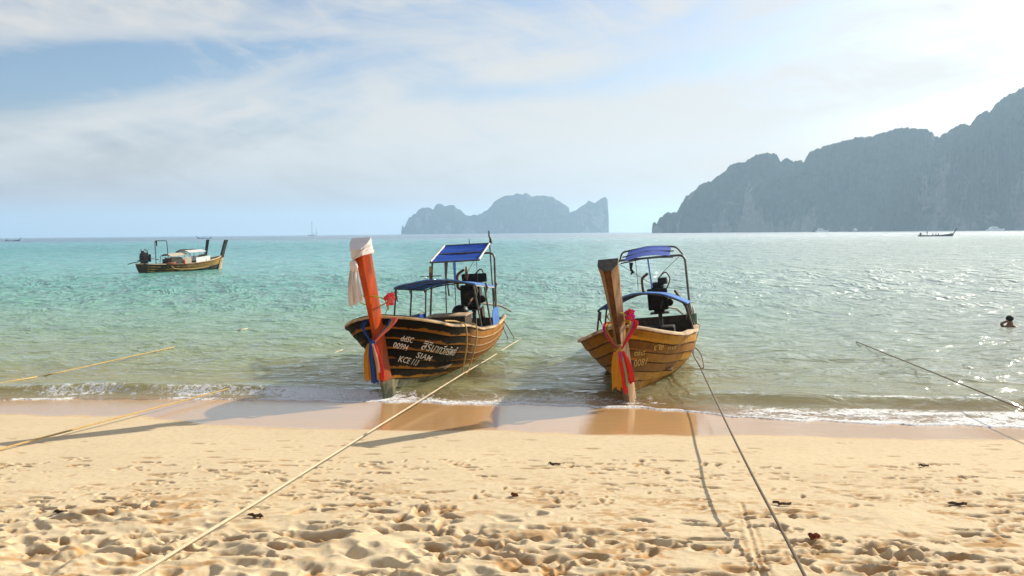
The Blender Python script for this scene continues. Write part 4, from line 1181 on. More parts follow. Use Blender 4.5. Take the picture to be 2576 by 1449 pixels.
for (body, p, q_, tp) in (('๗๘', (552, 978), (640, 970), (556, 925)), ('๙๒', (720, 930), (795, 920), (728, 868)), ('0081', (548, 1075), (650, 1050), (550, 1010)), ('๑๗๕', (835, 925), (935, 905), (838, 885))):
    hull_text(boat2, H2, BM2, body, CB(*p), CB(*q_), CB(*tp), M['paint_y'])
m_ = MB(); m_.tube(rounded([gun(H2, 5.7, 1, .05), gun(H2, 5.9, 1, .30), gun(H2, 6.2, 1, .28), gun(H2, 6.4, 1, .04)], .12), .02, 8); m_.build('grab_loop', M['white_tube'], boat2)

# ------------------------------------------------------------------ cloths on the prows
def ribbon(pts, width, wdir, folds=2, amp=.015, taper=1.0, th=.006, ragged=0.0):
    """a hanging strip of cloth: path, width across wdir, with soft lengthwise folds"""
    pts = [Vector(p) for p in pts]; n = len(pts)
    fine = []
    for i in range(n - 1):
        for k in range(6):
            f = k / 6.0
            p0, p1, p2, p3 = pts[max(i - 1, 0)], pts[i], pts[i + 1], pts[min(i + 2, n - 1)]
            fine.append(.5 * ((2 * p1) + (-p0 + p2) * f + (2 * p0 - 5 * p1 + 4 * p2 - p3) * f * f + (-p0 + 3 * p1 - 3 * p2 + p3) * f ** 3))
    fine.append(pts[-1])
    w = Vector(wdir).normalized(); rows_t, rows_b = [], []
    N_ = len(fine)
    for i, p in enumerate(fine):
        f = i / (N_ - 1)
        d = (fine[min(i + 1, N_ - 1)] - fine[max(i - 1, 0)]).normalized()
        nn = d.cross(w)
        nn = nn.normalized() if nn.length > 1e-5 else Vector((0, -1, 0))
        wd = width * (1 + (taper - 1) * f)
        rt, rb = [], []
        for k in range(9):
            s_ = k / 8 - .5
            q = p + w * (s_ * wd) + nn * (amp * math.sin(s_ * math.pi * 2 * folds + f * 2.5) * min(1, f * 4 + .2))
            if ragged and i == N_ - 1: q = q + d * (ragged * random.uniform(-1, 1))
            rt.append(q + nn * th / 2); rb.append(q - nn * th / 2)
        rows_t.append(rt); rows_b.append(rb[::-1])
    m_ = MB(); m_.grid([a + b for a, b in zip(rows_t, rows_b)], close_v=True, caps=True)
    return m_
def sash(BM, H, zt, zk, zb, label, straps, tails, xk=0.0, wtop=.17):
    yk = H.stem_y(zk) - .42
    base = Vector((xk, yk, zb)); e = thing('ribbon_sash', label, 'sash', BM, base)
    off = -base
    yt = H.stem_y(zt)
    for side, k, mat, wd in straps:
        x = wtop + k * .035
        pts = [(side * .05, yt + .18, zt + .02), (side * x, yt + .05, zt + .02), (side * (x + .015), yt - .14, zt - .06), (side * (x * .62) + xk * .5, (yt + yk) / 2 - .10 - .012 * k, (zt + zk) / 2 - .02), (xk + side * .02, yk + .02 - .008 * k, zk)]
        ribbon(pts, wd, (side * .75, -.2, .65), 1.2, .012, .7).build('strap', mat, e, off=off)
    m_ = MB(); m_.ellipsoid((xk, yk + .01, zk), (.055, .05, .05), 10, 8, .10); m_.build('knot', straps[0][2], e, off=off)
    for dx, dy_, z_end, mat, wd, fl, rg in tails:
        pts = [(xk + dx * .25, yk - .015 + dy_, zk), (xk + dx * .7, yk - .035 + dy_, zk - (zk - z_end) * .25), (xk + dx, yk - .01 + dy_ + .02, zk - (zk - z_end) * .62), (xk + dx * 1.05, yk + .03 + dy_, z_end)]
        ribbon(pts, wd, (1, .12, 0), fl, .016, 1.25, ragged=rg).build('tail', mat, e, off=off)
    return e
sash(BM1, H1, 1.30, .98, .32, 'blue, ochre and salmon ribbon sash knotted round the orange prow', 
     [(-1, 0, M['s_blue'], .085), (1, 0, M['s_blue'], .06), (1, 1.0, M['s_yel'], .05), (1, 2.2, M['s_pink'], .15)],
     [(-.12, .02, .36, M['s_yel'], .11, 1.5, .03), (-.01, 0, .31, M['s_blue'], .10, 1.5, .02), (.055, -.02, .38, M['s_yel'], .035, .5, .02), (.10, .01, .36, M['s_red'], .075, 1.2, .03), (.075, -.025, .50, M['s_white'], .03, .5, .02)], wtop=.20)
sash(BM2, H2, 1.30, .90, .30, 'red, orange and magenta ribbon sash knotted round the bare wooden prow',
     [(-1, 0, M['s_yel'], .06), (1, 0, M['s_yel'], .06), (-1, 1.2, M['s_mag'], .06), (1, 1.0, M['s_mag'], .05), (1, 2.2, M['s_red'], .11)],
     [(-.085, .0, .30, M['s_yel'], .13, 1.5, .05), (-.13, .03, .42, M['s_mag'], .05, 1, .03), (.03, .0, .26, M['s_red'], .07, 1, .05), (.02, -.02, .60, M['s_mag'], .05, .6, .02), (.07, -.01, .34, M['s_green'], .03, .4, .02), (.13, .0, .40, M['s_red'], .09, 1.2, .05)], wtop=.17)

def garland(BM, H, z, label, mats, x, r, name='flower_garland'):
    yb = H.stem_y(z); base = Vector((x, yb, z - r)); e = thing(name, label, 'garland', BM, base)
    ring = MB(); rr_ = []
    for k in range(17):
        a = 2 * math.pi * k / 16
        rr_.append(Vector((x * .9 * math.cos(a), yb - .03 + .22 * math.sin(a), z - .10 * math.sin(a) - .03)))
    ring.tube(rr_, .010, 6); ring.build('string', M['leaf'], e, off=-base)
    for k in range(16):
        m_ = MB(); c = Vector((x + random.uniform(-.3, 1) * r, yb + random.uniform(-1, .6) * r, z + random.uniform(-.9, .9) * r))
        for j in range(5):
            a = 2 * math.pi * j / 5 + random.random()
            m_.ellipsoid(c + Vector((math.cos(a) * .022, random.uniform(-.015, .015), math.sin(a) * .022)), (.022, .012, .022), 6, 4, .15)
        m_.build('flower', mats[k % len(mats)], e, off=-base)
    for k in range(3):
        m_ = MB(); m_.ellipsoid((x + .01 * k, yb - .04, z - r - .03 * k), (.012, .012, .04), 6, 4); m_.build('leaf', M['leaf'], e, off=-base)
garland(BM1, H1, 1.70, 'pink flower garland on the back of the orange prow', [M['flower'], M['s_pink']], .25, .095)
garland(BM2, H2, 1.46, 'magenta flower garland on the back of the bare wooden prow', [M['petal_m'], M['flower']], .17, .075)

# white cloth tied over the top of the left prow
def prow_cloth():
    base = Vector((-.12, H1.stem_y(1.6) - .35, 1.55))
    e = thing('prow_cloth', 'white cloth knotted over the top of the orange prow', 'cloth', BM1, base)
    off = -base
    def ring(z, grow, tilt=0.0, sag=0.0):
        f = (z - .283) / (2.70 - .283); d = .30 - .03 * f
        f2 = f ** 1.7; a, b_ = .05 + .08 * f2 + grow, .14 + .13 * f2 + grow
        yc = H1.stem_y(z) - .06; yf, yb = yc - d * .75 - grow * 1.3, yc + d * .35 + grow * .5
        pts = [(-a / 2, yf), (a / 2, yf), (b_ / 2, yb - d * .45), (b_ / 2, yb), (-b_ / 2, yb), (-b_ / 2, yb - d * .45)]
        out = []
        for i in range(6):
            p, q = pts[i], pts[(i + 1) % 6]
            for k in range(4):
                t = k / 4; x, y = p[0] + (q[0] - p[0]) * t, p[1] + (q[1] - p[1]) * t
                out.append(Vector((x + random.uniform(-.004, .004), y + random.uniform(-.004, .004), z + tilt * x + sag * (y - yf))))
        return out
    m_ = MB()
    rows = [ring(2.40, .045, .36), ring(2.43, .065, .32), ring(2.49, .050, .24), ring(2.54, .050, .12)]
    # the slanted top
    top = ring(2.715, .05)
    yf = min(p.y for p in top); yb = max(p.y for p in top)
    top2 = [Vector((p.x, p.y + .06 * (1 - (p.y - yf) / (yb - yf)), 2.715 - .19 * (1 - (p.y - yf) / (yb - yf)))) for p in top]
    rows.append(top2)
    m_.grid(rows, close_v=True); k = m_.add(top2, [tuple(range(len(top2)))])
    m_.build('wrap', M['cloth_w'], e, off=off, sharp=30)
    # diagonal fold across the front
    yq = H1.stem_y(2.4)
    ribbon([(.17, yq - .20, 2.56), (.10, yq - .40, 2.49), (-.01, yq - .44, 2.40), (-.08, yq - .42, 2.31)], .12, (.5, 0, .85), 1.5, .012, .6).build('fold', M['cloth_w'], e, off=off)
    m_ = MB(); m_.ellipsoid((-.075, H1.stem_y(2.2) - .40, 2.27), (.070, .07, .095), 12, 9, .09); m_.build('knot', M['cloth_w'], e, off=off)
    y0 = H1.stem_y(2.1) - .42
    ribbon([(-.09, y0, 2.23), (-.115, y0 - .03, 2.04), (-.14, y0 + .01, 1.83), (-.15, y0 + .05, 1.64)], .10, (1, .3, 0), 1.6, .026, 1.5, ragged=.02).build('tail', M['cloth_w'], e, off=off)
    ribbon([(-.06, y0 - .01, 2.23), (-.05, y0 - .05, 2.04), (-.03, y0 - .02, 1.85), (-.04, y0 + .02, 1.70)], .085, (1, .1, 0), 1.6, .024, 1.7, ragged=.025).build('tail', M['cloth_w'], e, off=off)
prow_cloth()

# ------------------------------------------------------------------ ropes
def spline(pts, n=8):
    pts = [Vector(p) for p in pts]; out = []
    for i in range(len(pts) - 1):
        p0, p1, p2, p3 = pts[max(i - 1, 0)], pts[i], pts[i + 1], pts[min(i + 2, len(pts) - 1)]
        for k in range(n):
            f = k / n
            out.append(.5 * ((2 * p1) + (-p0 + p2) * f + (2 * p0 - 5 * p1 + 4 * p2 - p3) * f * f + (-p0 + 3 * p1 - 3 * p2 + p3) * f ** 3))
    out.append(pts[-1]); return out
def rope(name, label, pts, r, mat, group=None):
    base = Vector(pts[0]); m_ = MB(); m_.tube([p - base for p in spline(pts)], r, 7)
    o = m_.build(name, mat); o.location = base
    return tag(o, label, 'rope', group)
def ground_pt(u, v, lift):
    z = .3
    for _ in range(8):
        p = on_z(u, v, z); z = max(sand_z(p.x, p.y), 0.0) + lift
    return on_z(u, v, z)
def gun_at(H, BM, upx):
    best = None
    for k in range(200):
        p = BM @ H._pt(.05 + .9 * k / 199, 1.0, 1); d = p - EYE
        u = CX + FPX * d.dot(CR) / d.dot(CF)
        if best is None or abs(u - upx) < best[0]: best = (abs(u - upx), p)
        if u > upx: break
    return best[1]
pts = [ground_pt(u, v, l) for u, v, l in ((230, 1516, .02), (340, 1449, .03), (480, 1363, .04), (640, 1266, .06), (755, 1194, .08), (900, 1104, .10), (1020, 1030, .12), (1165, 940, .14), (1225, 905, .08), (1287, 866, .01), (1330, 842, -.05))]
rope('mooring_rope', 'pale taut rope crossing the sand to the stern of the dark brown boat', pts, .0125, M['rope_p'], 'mooring ropes')
pts = [BM2 @ (gun(H2, 4.6, 1, .06) - Vector((.05, 0, 0))), BM2 @ (gun(H2, 4.5, 1, .02) + Vector((.08, 0, 0)))] + [ground_pt(u, v, l) for u, v, l in ((1745, 885, .36), (1762, 925, .33), (1790, 985, .30), (1835, 1080, .30), (1890, 1190, .28), (1940, 1285, .22), (1985, 1370, .15), (2025, 1449, .10), (2090, 1575, .04))]
rope('mooring_rope', 'brown rope stretched from the golden boat across the sand to the bottom edge', pts, .0115, M['rope_d'], 'mooring ropes')
pts = [ground_pt(u, v, l) for u, v, l in ((-160, 1178, .02), (0, 1130, .03), (150, 1090, .05), (330, 1042, .08), (480, 1003, .08), (600, 971, .06), (665, 951, -.02), (720, 935, -.10))]
rope('mooring_rope', 'yellow rope running from the left sand into the shallows', pts, .0125, M['rope_y'], 'mooring ropes')
pts = [ground_pt(u, v, l) for u, v, l in ((-120, 990, .14), (0, 964, .13), (75, 951, .08), (105, 946, -.04), (135, 940, .07), (270, 910, .05), (420, 877, .03), (470, 866, -.08))]
rope('mooring_rope', 'yellow rope floating on the water at the far left', pts, .0135, M['rope_y'], 'mooring ropes')
pts = [on_z(2120, 845, -.08), on_z(2175, 868, .04), on_z(2300, 918, .14), on_z(2440, 975, .24), on_z(2576, 1031, .34), on_z(2760, 1105, .44), ground_pt(3000, 1215, .22), ground_pt(3250, 1345, .02)]
rope('mooring_rope', 'thin dark taut rope rising out of the water at the right edge', pts, .011, M['rope_d'], 'mooring ropes')
# loops over the left boat's side
a1, a2 = gun_at(H1, BM1, 1158), gun_at(H1, BM1, 1186); a0 = gun_at(H1, BM1, 1120)
up = Vector((0, 0, .085)); outw = Vector((.10, -.05, .03))
pts = [a0 + up, (a0 + a1) / 2 + up * 1.15, a1 + up + Vector((-.03, 0, .01)), a1 + outw, (a1 + outw) * .6 + on_z(1164, 936, .15) * .4 + Vector((.05, -.06, 0)), on_z(1164, 936, .15), on_z(1172, 938, .14), on_z(1180, 925, .18), (a2 + outw) * .6 + on_z(1180, 925, .18) * .4 + Vector((.05, -.05, 0)), a2 + outw, a2 + up + Vector((-.03, 0, 0)), a2 + Vector((-.25, .1, .02))]
rope('rope_loop', 'yellow rope looped over the side of the dark brown boat', pts, .014, M['rope_y'])
st = BM1 @ gun(H1, 6.7, 1, .05)
rope('stern_line', 'dark line from the dark brown boat stern, upper strand', [st, st * .5 + on_z(1294, 851, .0) * .5 + Vector((0, 0, .02)), on_z(1294, 851, -.02)], .012, M['rope_d'], 'stern lines')
st = BM1 @ gun(H1, 6.4, 1, .05)
rope('stern_line', 'dark line from the dark brown boat stern, lower strand', [st, st * .5 + on_z(1279, 853, .0) * .5 + Vector((0, 0, -.03)), on_z(1279, 853, -.02)], .012, M['rope_d'], 'stern lines')
# tangle where the right boat's rope is tied back
ka, kb = ground_pt(1738, 868, .40), ground_pt(1764, 924, .33)
rope('rope_knot', 'rust coloured rope loop tied into the brown rope beside the golden boat', [ka, ka * .6 + kb * .4 + Vector((.10, 0, .02)), kb + Vector((.045, 0, .03)), kb + Vector((.0, 0, -.02)), kb + Vector((-.05, 0, .06)), ka * .5 + kb * .5 + Vector((-.04, 0, 0)), ka + Vector((-.02, 0, .03))], .011, M['rust'])
rope('floating_rope', 'short pale piece of rope floating left of the dark brown boat', [on_z(828, 892, .0), on_z(845, 886, .035), on_z(862, 880, .01)], .014, M['rope_p'], 'floating rope ends')
rope('floating_rope', 'short pale piece of rope floating farther out in mid water', [on_z(594, 832, .0), on_z(608, 829, .05), on_z(623, 826, .01)], .016, M['rope_p'], 'floating rope ends')

# ------------------------------------------------------------------ anchored longtails at the left
def far_longtail_detailed(label, x, y, yaw, opts):
    H = Hull(L=6.8, bmax=.86, gh=[(-.5, 1.2), (0, 1.08), (.7, .90), (1.5, .75), (3, .60), (4.5, .56), (6, .60), (7.3, .70)], full=3.2, rake=.26, zk0=-.10, zk1=-.30)
    BM = boat_matrix(x, y, 0.0, yaw, 0.0)
    b = thing('longtail_boat', label, 'boat', BM, group='longtail boats anchored off the beach')
    h = boat_shell(b, H, M['inner'], M['floor'], .14)
    boat_planks(h, b, H, 6, M['plank_far'], M['keel_far'], 3, seg=14)
    gunwale(b, H, M['gunwale2'], .10, .05)
    stem(b, H, 'stem_post', -.14, .95, (.05, .06), (.18, .2), (.3, .3), M['gunwale2'], 6)
    stem(b, H, 'prow_post', .953, 2.42, (.06, .11), (.17, .24), (.30, .28), M['dark_prow'], 8)
    foredeck(b, H, .14, M['gunwale2'])
    if opts.get('white'):
        canopy(b, 'canopy', 1.7, 3.3, 1.5, 1.5, 1.52, 1.46, .16, M['canvas_wht'])
        canopy(b, 'rear_canopy', 3.35, 4.9, 1.4, 1.3, 1.30, 1.20, .18, M['beige'])
        for side in (-1, 1):
            for yy, zz in ((1.75, 1.5), (3.25, 1.44), (4.85, 1.2)):
                tube_part(b, 'canopy_post', [gun(H, yy, side, -.02), Vector((side * .70, yy, zz))], .022, M['steel'], 6)
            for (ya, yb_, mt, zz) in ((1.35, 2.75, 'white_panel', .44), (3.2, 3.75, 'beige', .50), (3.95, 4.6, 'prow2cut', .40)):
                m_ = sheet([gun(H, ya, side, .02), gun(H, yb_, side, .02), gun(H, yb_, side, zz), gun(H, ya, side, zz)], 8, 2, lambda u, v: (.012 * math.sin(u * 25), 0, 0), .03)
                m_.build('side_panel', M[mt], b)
        m_ = MB(); m_.ellipsoid(gun(H, 3.85, -1, .16), (.10, .12, .20), 10, 8); m_.build('fender', M['red_float'], b)
    else:
        canopy(b, 'canopy', 2.4, 4.6, 1.5, 1.45, 1.25, 1.2, .28, M['inner'])
        for side in (-1, 1):
            for yy in (2.45, 4.55):
                tube_part(b, 'canopy_post', [gun(H, yy, side, -.02), Vector((side * .70, yy, 1.22))], .022, M['steel'], 6)
    if opts.get('arch'):
        arch(b, 5.2, -.80, .80, .55, .55, 2.42, .05, .03, M['engine_grey'])
        m_ = MB(); m_.tube([(.6, 5.24, 2.40), (.6, 5.24, 2.2), (.58, 5.24, 2.0)], [.06, .05, .04], 8); m_.build('hanging_gear', M['engine'], b)
    if not opts.get('bare'): engine_part(b, 6.75, .70, 1.15, 0, .35)
    m_ = MB(); m_.tube(spline([gun(H, 4.9, -1, .06), gun(H, 5.0, -1, .0) + Vector((-.08, 0, -.15)), gun(H, 4.6, -1, -.34) + Vector((-.04, 0, 0)), gun(H, 3.2, -1, -.42) + Vector((-.02, 0, 0)), gun(H, 1.5, -1, -.45) + Vector((.05, 0, 0))], 6), .03, 6); m_.build('side_rope', M['rope_y'], b)
    m_ = MB(); m_.ellipsoid(gun(H, 5.0, 0 or -1, .05), (.22, .45, .14), 10, 6, .15); m_.build('net_pile', M['leaf_red'], b)
    return b
p3 = on_z(549, 677, 0)
far_longtail_detailed('anchored longtail boat with white canopy and side panels, engine at left', p3.x, p3.y, R(213), dict(white=True, arch=True))
far_longtail_detailed('second anchored longtail mostly hidden behind the white-canopied one, dark prow showing', p3.x - 4.2, p3.y + 8.5, R(-45), dict(bare=True))

# ------------------------------------------------------------------ people and distant boats
def person(label, loc, joints, edges, radii, mat, group=None, head=None, hair=None, yaw=0.0, parts=()):
    me = bpy.data.meshes.new('person'); bm = bmesh.new()
    sk = bm.verts.layers.skin.verify()
    vs_ = []
    for i, (p, r) in enumerate(zip(joints, radii)):
        v = bm.verts.new(p); v[sk].radius = (r, r); v[sk].use_root = (i == 0); vs_.append(v)
    for a, b_ in edges: bm.edges.new((vs_[a], vs_[b_]))
    bm.to_mesh(me); bm.free()
    tmp = bpy.data.objects.new('tmp', me); col.objects.link(tmp)
    md = tmp.modifiers.new('s', 'SKIN'); md.use_smooth_shade = True
    sd = tmp.modifiers.new('d', 'SUBSURF'); sd.levels = 1; sd.render_levels = 1
    dg = bpy.context.evaluated_depsgraph_get()
    m2 = bpy.data.meshes.new_from_object(tmp.evaluated_get(dg)); m2.name = 'person'
    bpy.data.objects.remove(tmp)
    m2.materials.clear(); m2.materials.append(mat)
    o = bpy.data.objects.new('person', m2); col.objects.link(o)
    o.location = loc; o.rotation_euler = (0, 0, yaw)
    tag(o, label, 'person', group)
    for nm, c, r, mt in parts:
        m_ = MB(); m_.ellipsoid(c, r, 12, 9); m_.build(nm, mt, o)
    return o
def standing(label, loc, mat, yaw=0, group=None):
    J = [(0, 0, .95), (0, 0, 1.15), (0, 0, 1.42), (0, 0, 1.52), (0, 0, 1.66), (-.19, 0, 1.40), (-.26, .02, 1.12), (-.24, .12, .90), (.19, 0, 1.40), (.28, .05, 1.14), (.30, .20, .98), (-.10, 0, .88), (-.11, .02, .48), (-.11, 0, .04), (.10, 0, .88), (.12, .02, .48), (.12, 0, .04)]
    E = [(0, 1), (1, 2), (2, 3), (3, 4), (2, 5), (5, 6), (6, 7), (2, 8), (8, 9), (9, 10), (0, 11), (11, 12), (12, 13), (0, 14), (14, 15), (15, 16)]
    Rd = [.14, .13, .14, .055, .095, .065, .045, .035, .065, .045, .035, .09, .06, .045, .09, .06, .045]
    return person(label, loc, J, E, Rd, mat, group, yaw=yaw, parts=[('hair', (0, -.02, 1.70), (.098, .105, .085), M['hair'])])
def seated(label, loc, mat, yaw=0, group=None):
    J = [(0, 0, .12), (0, -.02, .32), (0, -.02, .58), (0, 0, .68), (0, .02, .82), (-.19, 0, .56), (-.24, .1, .30), (-.14, .28, .22), (.19, 0, .56), (.24, .1, .30), (.14, .28, .22), (-.1, .1, .10), (-.12, .46, .14), (-.12, .50, -.25), (.1, .1, .10), (.12, .46, .14), (.12, .50, -.25)]
    E = [(0, 1), (1, 2), (2, 3), (3, 4), (2, 5), (5, 6), (6, 7), (2, 8), (8, 9), (9, 10), (0, 11), (11, 12), (12, 13), (0, 14), (14, 15), (15, 16)]
    Rd = [.14, .13, .14, .055, .095, .065, .045, .035, .065, .045, .035, .09, .065, .045, .09, .065, .045]
    return person(label, loc, J, E, Rd, mat, group, yaw=yaw, parts=[('hair', (0, 0, .86), (.098, .105, .085), M['hair'])])

def plain_longtail(label, x, y, yaw, L, hullmat, prow_h=2.3, canopy_mat=None, engine=True):
    H = Hull(L=L, bmax=.9, gh=[(-.5, 1.3), (0, 1.15), (L * .12, .85), (L * .3, .55), (L * .6, .42), (L, .55), (L + .6, .6)], full=3, rake=.5, zk0=-.1, zk1=-.25, entry=L * .45)
    BM = boat_matrix(x, y, 0, yaw, 0)
    b = thing('longtail_boat', label, 'boat', BM, group='longtail boats far out on the bay')
    m_ = MB(); rows = []
    for k in range(25):
        u = .005 + .99 * k / 24
        rows.append([H.pt(u, t / 6.0, -1, .012) for t in range(6, 0, -1)] + [H.pt(u, t / 6.0, 1, .012) for t in range(0, 7)] + [H.pt(u, t / 6.0, 1, -.03) for t in range(6, 0, -1)] + [H.pt(u, t / 6.0, -1, -.03) for t in range(0, 7)])
    m_.grid(rows, close_v=True, caps=True); m_.build('hull', hullmat, b)
    stem(b, H, 'prow_post', .0, prow_h, (.06, .16), (.2, .34), (.32, .34), M['dark_prow'], 8)
    m_ = MB(); m_.box((0, L * .55, .28), (1.3, L * .6, .05)); m_.build('deck', M['floor'], b)
    if canopy_mat:
        canopy(b, 'canopy', L * .3, L * .62, 1.6, 1.6, 1.45, 1.4, .2, canopy_mat)
        for side in (-1, 1):
            for yy in (L * .31, L * .61): tube_part(b, 'canopy_post', [gun(H, yy, side, -.02), Vector((side * .75, yy, 1.42))], .03, M['steel'], 6)
    if engine: engine_part(b, L - .5, .55, 1.0)
    return b, BM, H
q = on_z(2372, 594.5, 0)
lb, LBM, LH = plain_longtail('dark longtail boat with people crossing in front of the headland', q.x + 3.2, q.y, R(275), 11.5, M['yacht_d'], 2.9)
for k, (yy, mt, nm) in enumerate(((4.6, 'shirt_d', 'person in dark shirt seated nearest the bow of the far longtail'), (5.6, 'shirt_b', 'person in blue shirt seated amidships in the far longtail'), (6.5, 'shirt_d', 'person in dark shirt seated behind the blue-shirted one'))):
    seated(nm, (LBM @ Vector(((-1) ** k * .2, yy, .33))), M[mt], R(90), 'people in the far longtail')
standing('person standing at the stern of the far longtail', LBM @ Vector((0, 8.6, .31)), M['shirt_d'], R(90), 'people in the far longtail')
q = on_z(34, 606.5, 0)
plain_longtail('small dark longtail boat at the far left horizon', q.x + 4.0, q.y, R(262), 9.0, M['yacht_d'], 2.6, None)
q = on_z(515, 600.2, 0)
plain_longtail('blue canopied longtail boat on the left horizon behind the anchored boats', q.x - 6.0, q.y, R(82), 11.5, M['s_blue'], 2.6, M['canvas'])

def wake(label, c, L, w, h, az):
    m_ = MB(); rows = []
    for k in range(15):
        f = k / 14; rows.append([Vector((f * L, w * (.3 + .7 * f) * s_, h * (1 - f) ** 1.5 * (1 - s_ * s_) * (.7 + .6 * random.random()) + .02)) for s_ in (-1, -.6, -.2, .2, .6, 1)])
    m_.grid(rows); m_.grid([[p - Vector((0, 0, .25)) for p in r[::-1]] for r in rows])
    o = m_.build('wake', M['spray'], recalc=False); o.location = c; o.rotation_euler = (0, 0, az)
    tag(o, label, 'wake')
wake('white wake foam behind the small longtail at the far left', on_z(12, 606.5, 0) + Vector((0, 0, .02)), -9, 1.2, .9, 0)

def motor_yacht(label, c, yaw, L, hullmat, tall=1.0):
    b = thing('motor_yacht', label, 'boat', Matrix.Translation(c) @ Matrix.Rotation(yaw, 4, 'Z'), group='motor yachts under the headland')
    m_ = MB(); rows = []
    for k in range(19):
        f = k / 18; y = -L / 2 + L * f
        w = L * .13 * (1 - max(0, (f - .45) / .55) ** 2.2); top = L * (.085 + .06 * f * f)
        rows.append([Vector((-w, y + L * .05 * f, top)), Vector((-w * .85, y, -.3)), Vector((w * .85, y, -.3)), Vector((w, y + L * .05 * f, top))])
    m_.grid(rows, close_v=True, caps=True); m_.build('hull', hullmat, b)
    def deckhouse(name, y0, y1, z0, z1, w, mt, rake_f=.5):
        m2 = MB(); r = []
        for z, ins in ((z0, 0), (z1, 1)):
            r.append([Vector((-w * (1 - .12 * ins), y0 + .1 * ins, z)), Vector((w * (1 - .12 * ins), y0 + .1 * ins, z)), Vector((w * (1 - .2 * ins), y1 - rake_f * (z1 - z0) * 1.6 * ins, z)), Vector((-w * (1 - .2 * ins), y1 - rake_f * (z1 - z0) * 1.6 * ins, z))])
        m2.grid(r, close_v=True, caps=True); return m2.build(name, M[mt], b, smooth=False)
    z0 = L * .10
    deckhouse('cabin', -L * .36, L * .26, z0 - .1, z0 + L * .10 * tall, L * .105, 'yacht_w', 1.2)
    deckhouse('cabin_window', -L * .30, L * .255, z0 + L * .035, z0 + L * .075 * tall, L * .107, 'glass_d', 1.2)
    deckhouse('flybridge', -L * .30, L * .08, z0 + L * .10 * tall, z0 + L * .17 * tall, L * .085, 'yacht_w', .8)
    tube_part(b, 'radar_mast', [(0, -L * .12, z0 + L * .165 * tall), (0, -L * .14, z0 + L * .26 * tall)], .12, M['yacht_w'], 6)
    return b
motor_yacht('long white motor yacht below the headland cliffs', on_z(2068, 583.2, 0), R(-95), 17, M['yacht_w'])
motor_yacht('dark hulled motor boat with white upper deck below the headland', on_z(2148, 583.0, 0), R(70), 11, M['yacht_d'], 1.5)
motor_yacht('pale hazy motor yacht near the right edge below the cliffs', on_z(2505, 581.3, 0), R(-80), 18, M['yacht_w'], .8)
wake('white bow spray of a speedboat in front of the long white yacht', on_z(2056, 584.5, 0), 9, 1.2, 1.6, 0)
def speedboat(label, c):
    b = thing('speedboat', label, 'boat', Matrix.Translation(c) @ Matrix.Rotation(R(90), 4, 'Z'))
    m_ = MB(); rows = []
    for k in range(11):
        f = k / 10; y = -2.5 + 5 * f; w = .95 * (1 - max(0, (f - .4) / .6) ** 2)
        rows.append([Vector((-w, y, .75 + .3 * f)), Vector((-w * .5, y, -.1)), Vector((w * .5, y, -.1)), Vector((w, y, .75 + .3 * f))])
    m_.grid(rows, close_v=True, caps=True); m_.build('hull', M['yacht_d'], b)
    m_ = MB(); m_.box((0, .3, 1.15), (1.2, .2, .5), Euler((-.5, 0, 0)), .05); m_.build('windscreen', M['glass_d'], b)
    m_ = MB(); m_.box((0, -2.5, .9), (.45, .4, .7), None, .08); m_.build('outboard_motor', M['engine'], b)
speedboat('small dark speedboat throwing spray below the headland', on_z(2047, 584.2, 0))

def sailboat(label, c):
    b = thing('sailboat', label, 'boat', Matrix.Translation(c) @ Matrix.Rotation(R(80), 4, 'Z') @ Matrix.Scale(1.45, 4))
    L = 13.0; m_ = MB(); rows = []
    for k in range(17):
        f = k / 16; y = -L / 2 + L * f; w = 1.9 * math.sin(min(1, .35 + f * .75) * math.pi * .95) ** .7 if f < .98 else .1
        w = 1.9 * (1 - abs(2 * f - .9) ** 2.4 * .75) * (1 if f < .95 else .4)
        rows.append([Vector((-w, y, 1.1 + .25 * f)), Vector((-w * .8, y, .2)), Vector((0, y, -.4)), Vector((w * .8, y, .2)), Vector((w, y, 1.1 + .25 * f))])
    m_.grid(rows, close_v=True, caps=True); m_.build('hull', M['yacht_w'], b)
    m_ = MB(); m_.box((0, -.3, 1.55), (2.0, 5.0, .7), None, .2); m_.build('cabin', M['yacht_w'], b)
    tube_part(b, 'mast', [(0, .8, 1.2), (0, .8, 18.5)], [.26, .18], M['engine_grey'], 6)
    tube_part(b, 'boom', [(0, .7, 2.7), (0, -4.6, 2.9)], .22, M['s_blue'], 6)
    for e_ in ((0, 6.4, 1.35), (0, -6.4, 1.2)): tube_part(b, 'stay', [(0, .8, 18.2), e_], .04, M['engine_grey'], 5)
    tube_part(b, 'mizzen_mast', [(0, -5.2, 1.2), (0, -5.2, 9.0)], [.2, .14], M['engine_grey'], 6)
sailboat('sailing yacht with bare masts on the horizon left of the island', Vector((-.2329 * 1550, 1550, 0)))

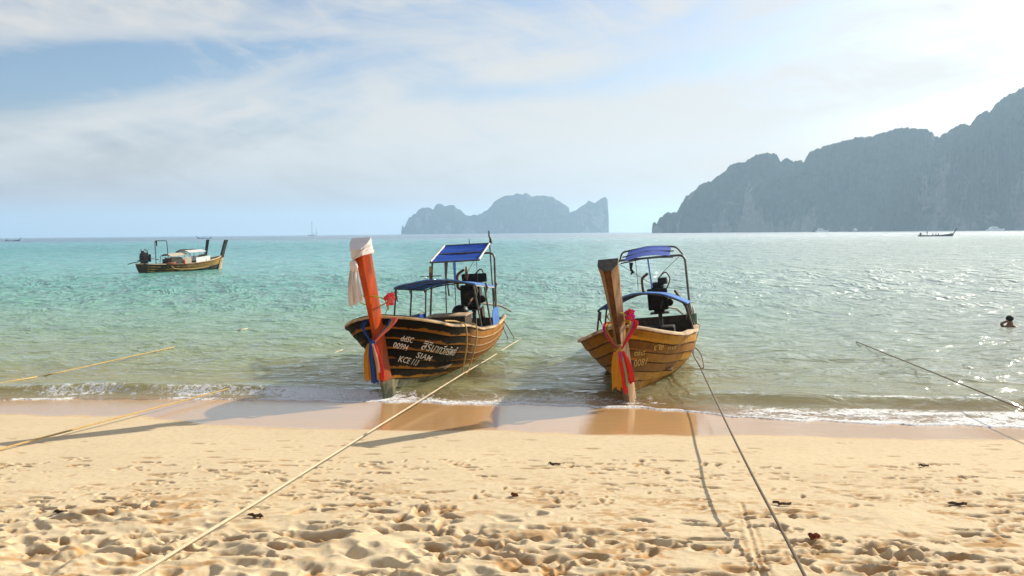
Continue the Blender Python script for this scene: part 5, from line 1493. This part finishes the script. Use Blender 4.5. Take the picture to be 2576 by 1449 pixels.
# swimmer at the right
q = on_z(2541, 824, 0)
J = [(0, 0, -.25), (0, 0, -.02), (0, .01, .08), (0, .01, .20), (-.17, 0, -.02), (-.30, -.06, .10), (-.12, -.12, .19), (.17, 0, -.03), (.26, -.06, -.18)]
person('dark swimmer with head and raised arm above the water at the right', (q.x, q.y, .02), J, [(0, 1), (1, 2), (2, 3), (1, 4), (4, 5), (5, 6), (1, 7), (7, 8)], [.15, .13, .055, .092, .06, .045, .03, .06, .045], M['skin'], parts=[('hair', (0, .03, .235), (.10, .105, .09), M['hair'])])

# ------------------------------------------------------------------ litter on the sand
def weed(name, label, cat, u, v, L, w, mat, turns=2.2, h=.03, group=None):
    p = ground_pt(u, v, .012); pts = []
    for k in range(8):
        f = k / 7
        pts.append((L * (f - .5) + random.uniform(-.1, .1) * L, .12 * L * math.sin(f * 6.3 * turns / 2) + random.uniform(-.04, .04) * L, h * .45 * abs(math.sin(f * 5 + 1)) * random.uniform(.5, 1.2)))
    m_ = ribbon(pts, w, (.1, 1.0, .12), 1.4, w * .25, .7, .006, ragged=.02)
    o = m_.build(name, mat); o.location = p; o.rotation_euler = (0, 0, random.uniform(-.2, .2))
    return tag(o, label, cat, group)
weed('seaweed_strand', 'dark curled seaweed strand on smooth sand near the right edge', 'seaweed', 2413, 1268, .17, .035, M['weed'], group='dry seaweed on the sand')
weed('seaweed_strand', 'dark flat seaweed scrap right of the brown rope', 'seaweed', 1965, 1268, .15, .03, M['weed'], group='dry seaweed on the sand')
weed('seaweed_strand', 'small dark seaweed scrap below the golden boat, left of its shadow', 'seaweed', 1394, 1168, .12, .03, M['weed'], group='dry seaweed on the sand')
weed('seaweed_strand', 'grey seaweed scrap on smooth sand at upper right', 'seaweed', 2325, 1172, .12, .025, M['weed'], group='dry seaweed on the sand')
weed('seaweed_strand', 'black seaweed scrap beside the pale rope in the foreground', 'seaweed', 642, 1300, .11, .035, M['weed'], 2.8, .045, group='dry seaweed on the sand')
weed('seaweed_strand', 'dark seaweed scrap in the churned sand at left', 'seaweed', 152, 1289, .10, .04, M['weed'], 2.0, .03, group='dry seaweed on the sand')
weed('dry_leaf', 'curled red-brown dry leaf in the sand at lower right', 'leaf', 2046, 1352, .07, .055, M['leaf_red'], 2.0, .05)
weed('dry_leaf', 'small brown leaf lying in the middle of the beach', 'leaf', 1293, 1246, .05, .04, M['leaf_red'], 2.0, .03)
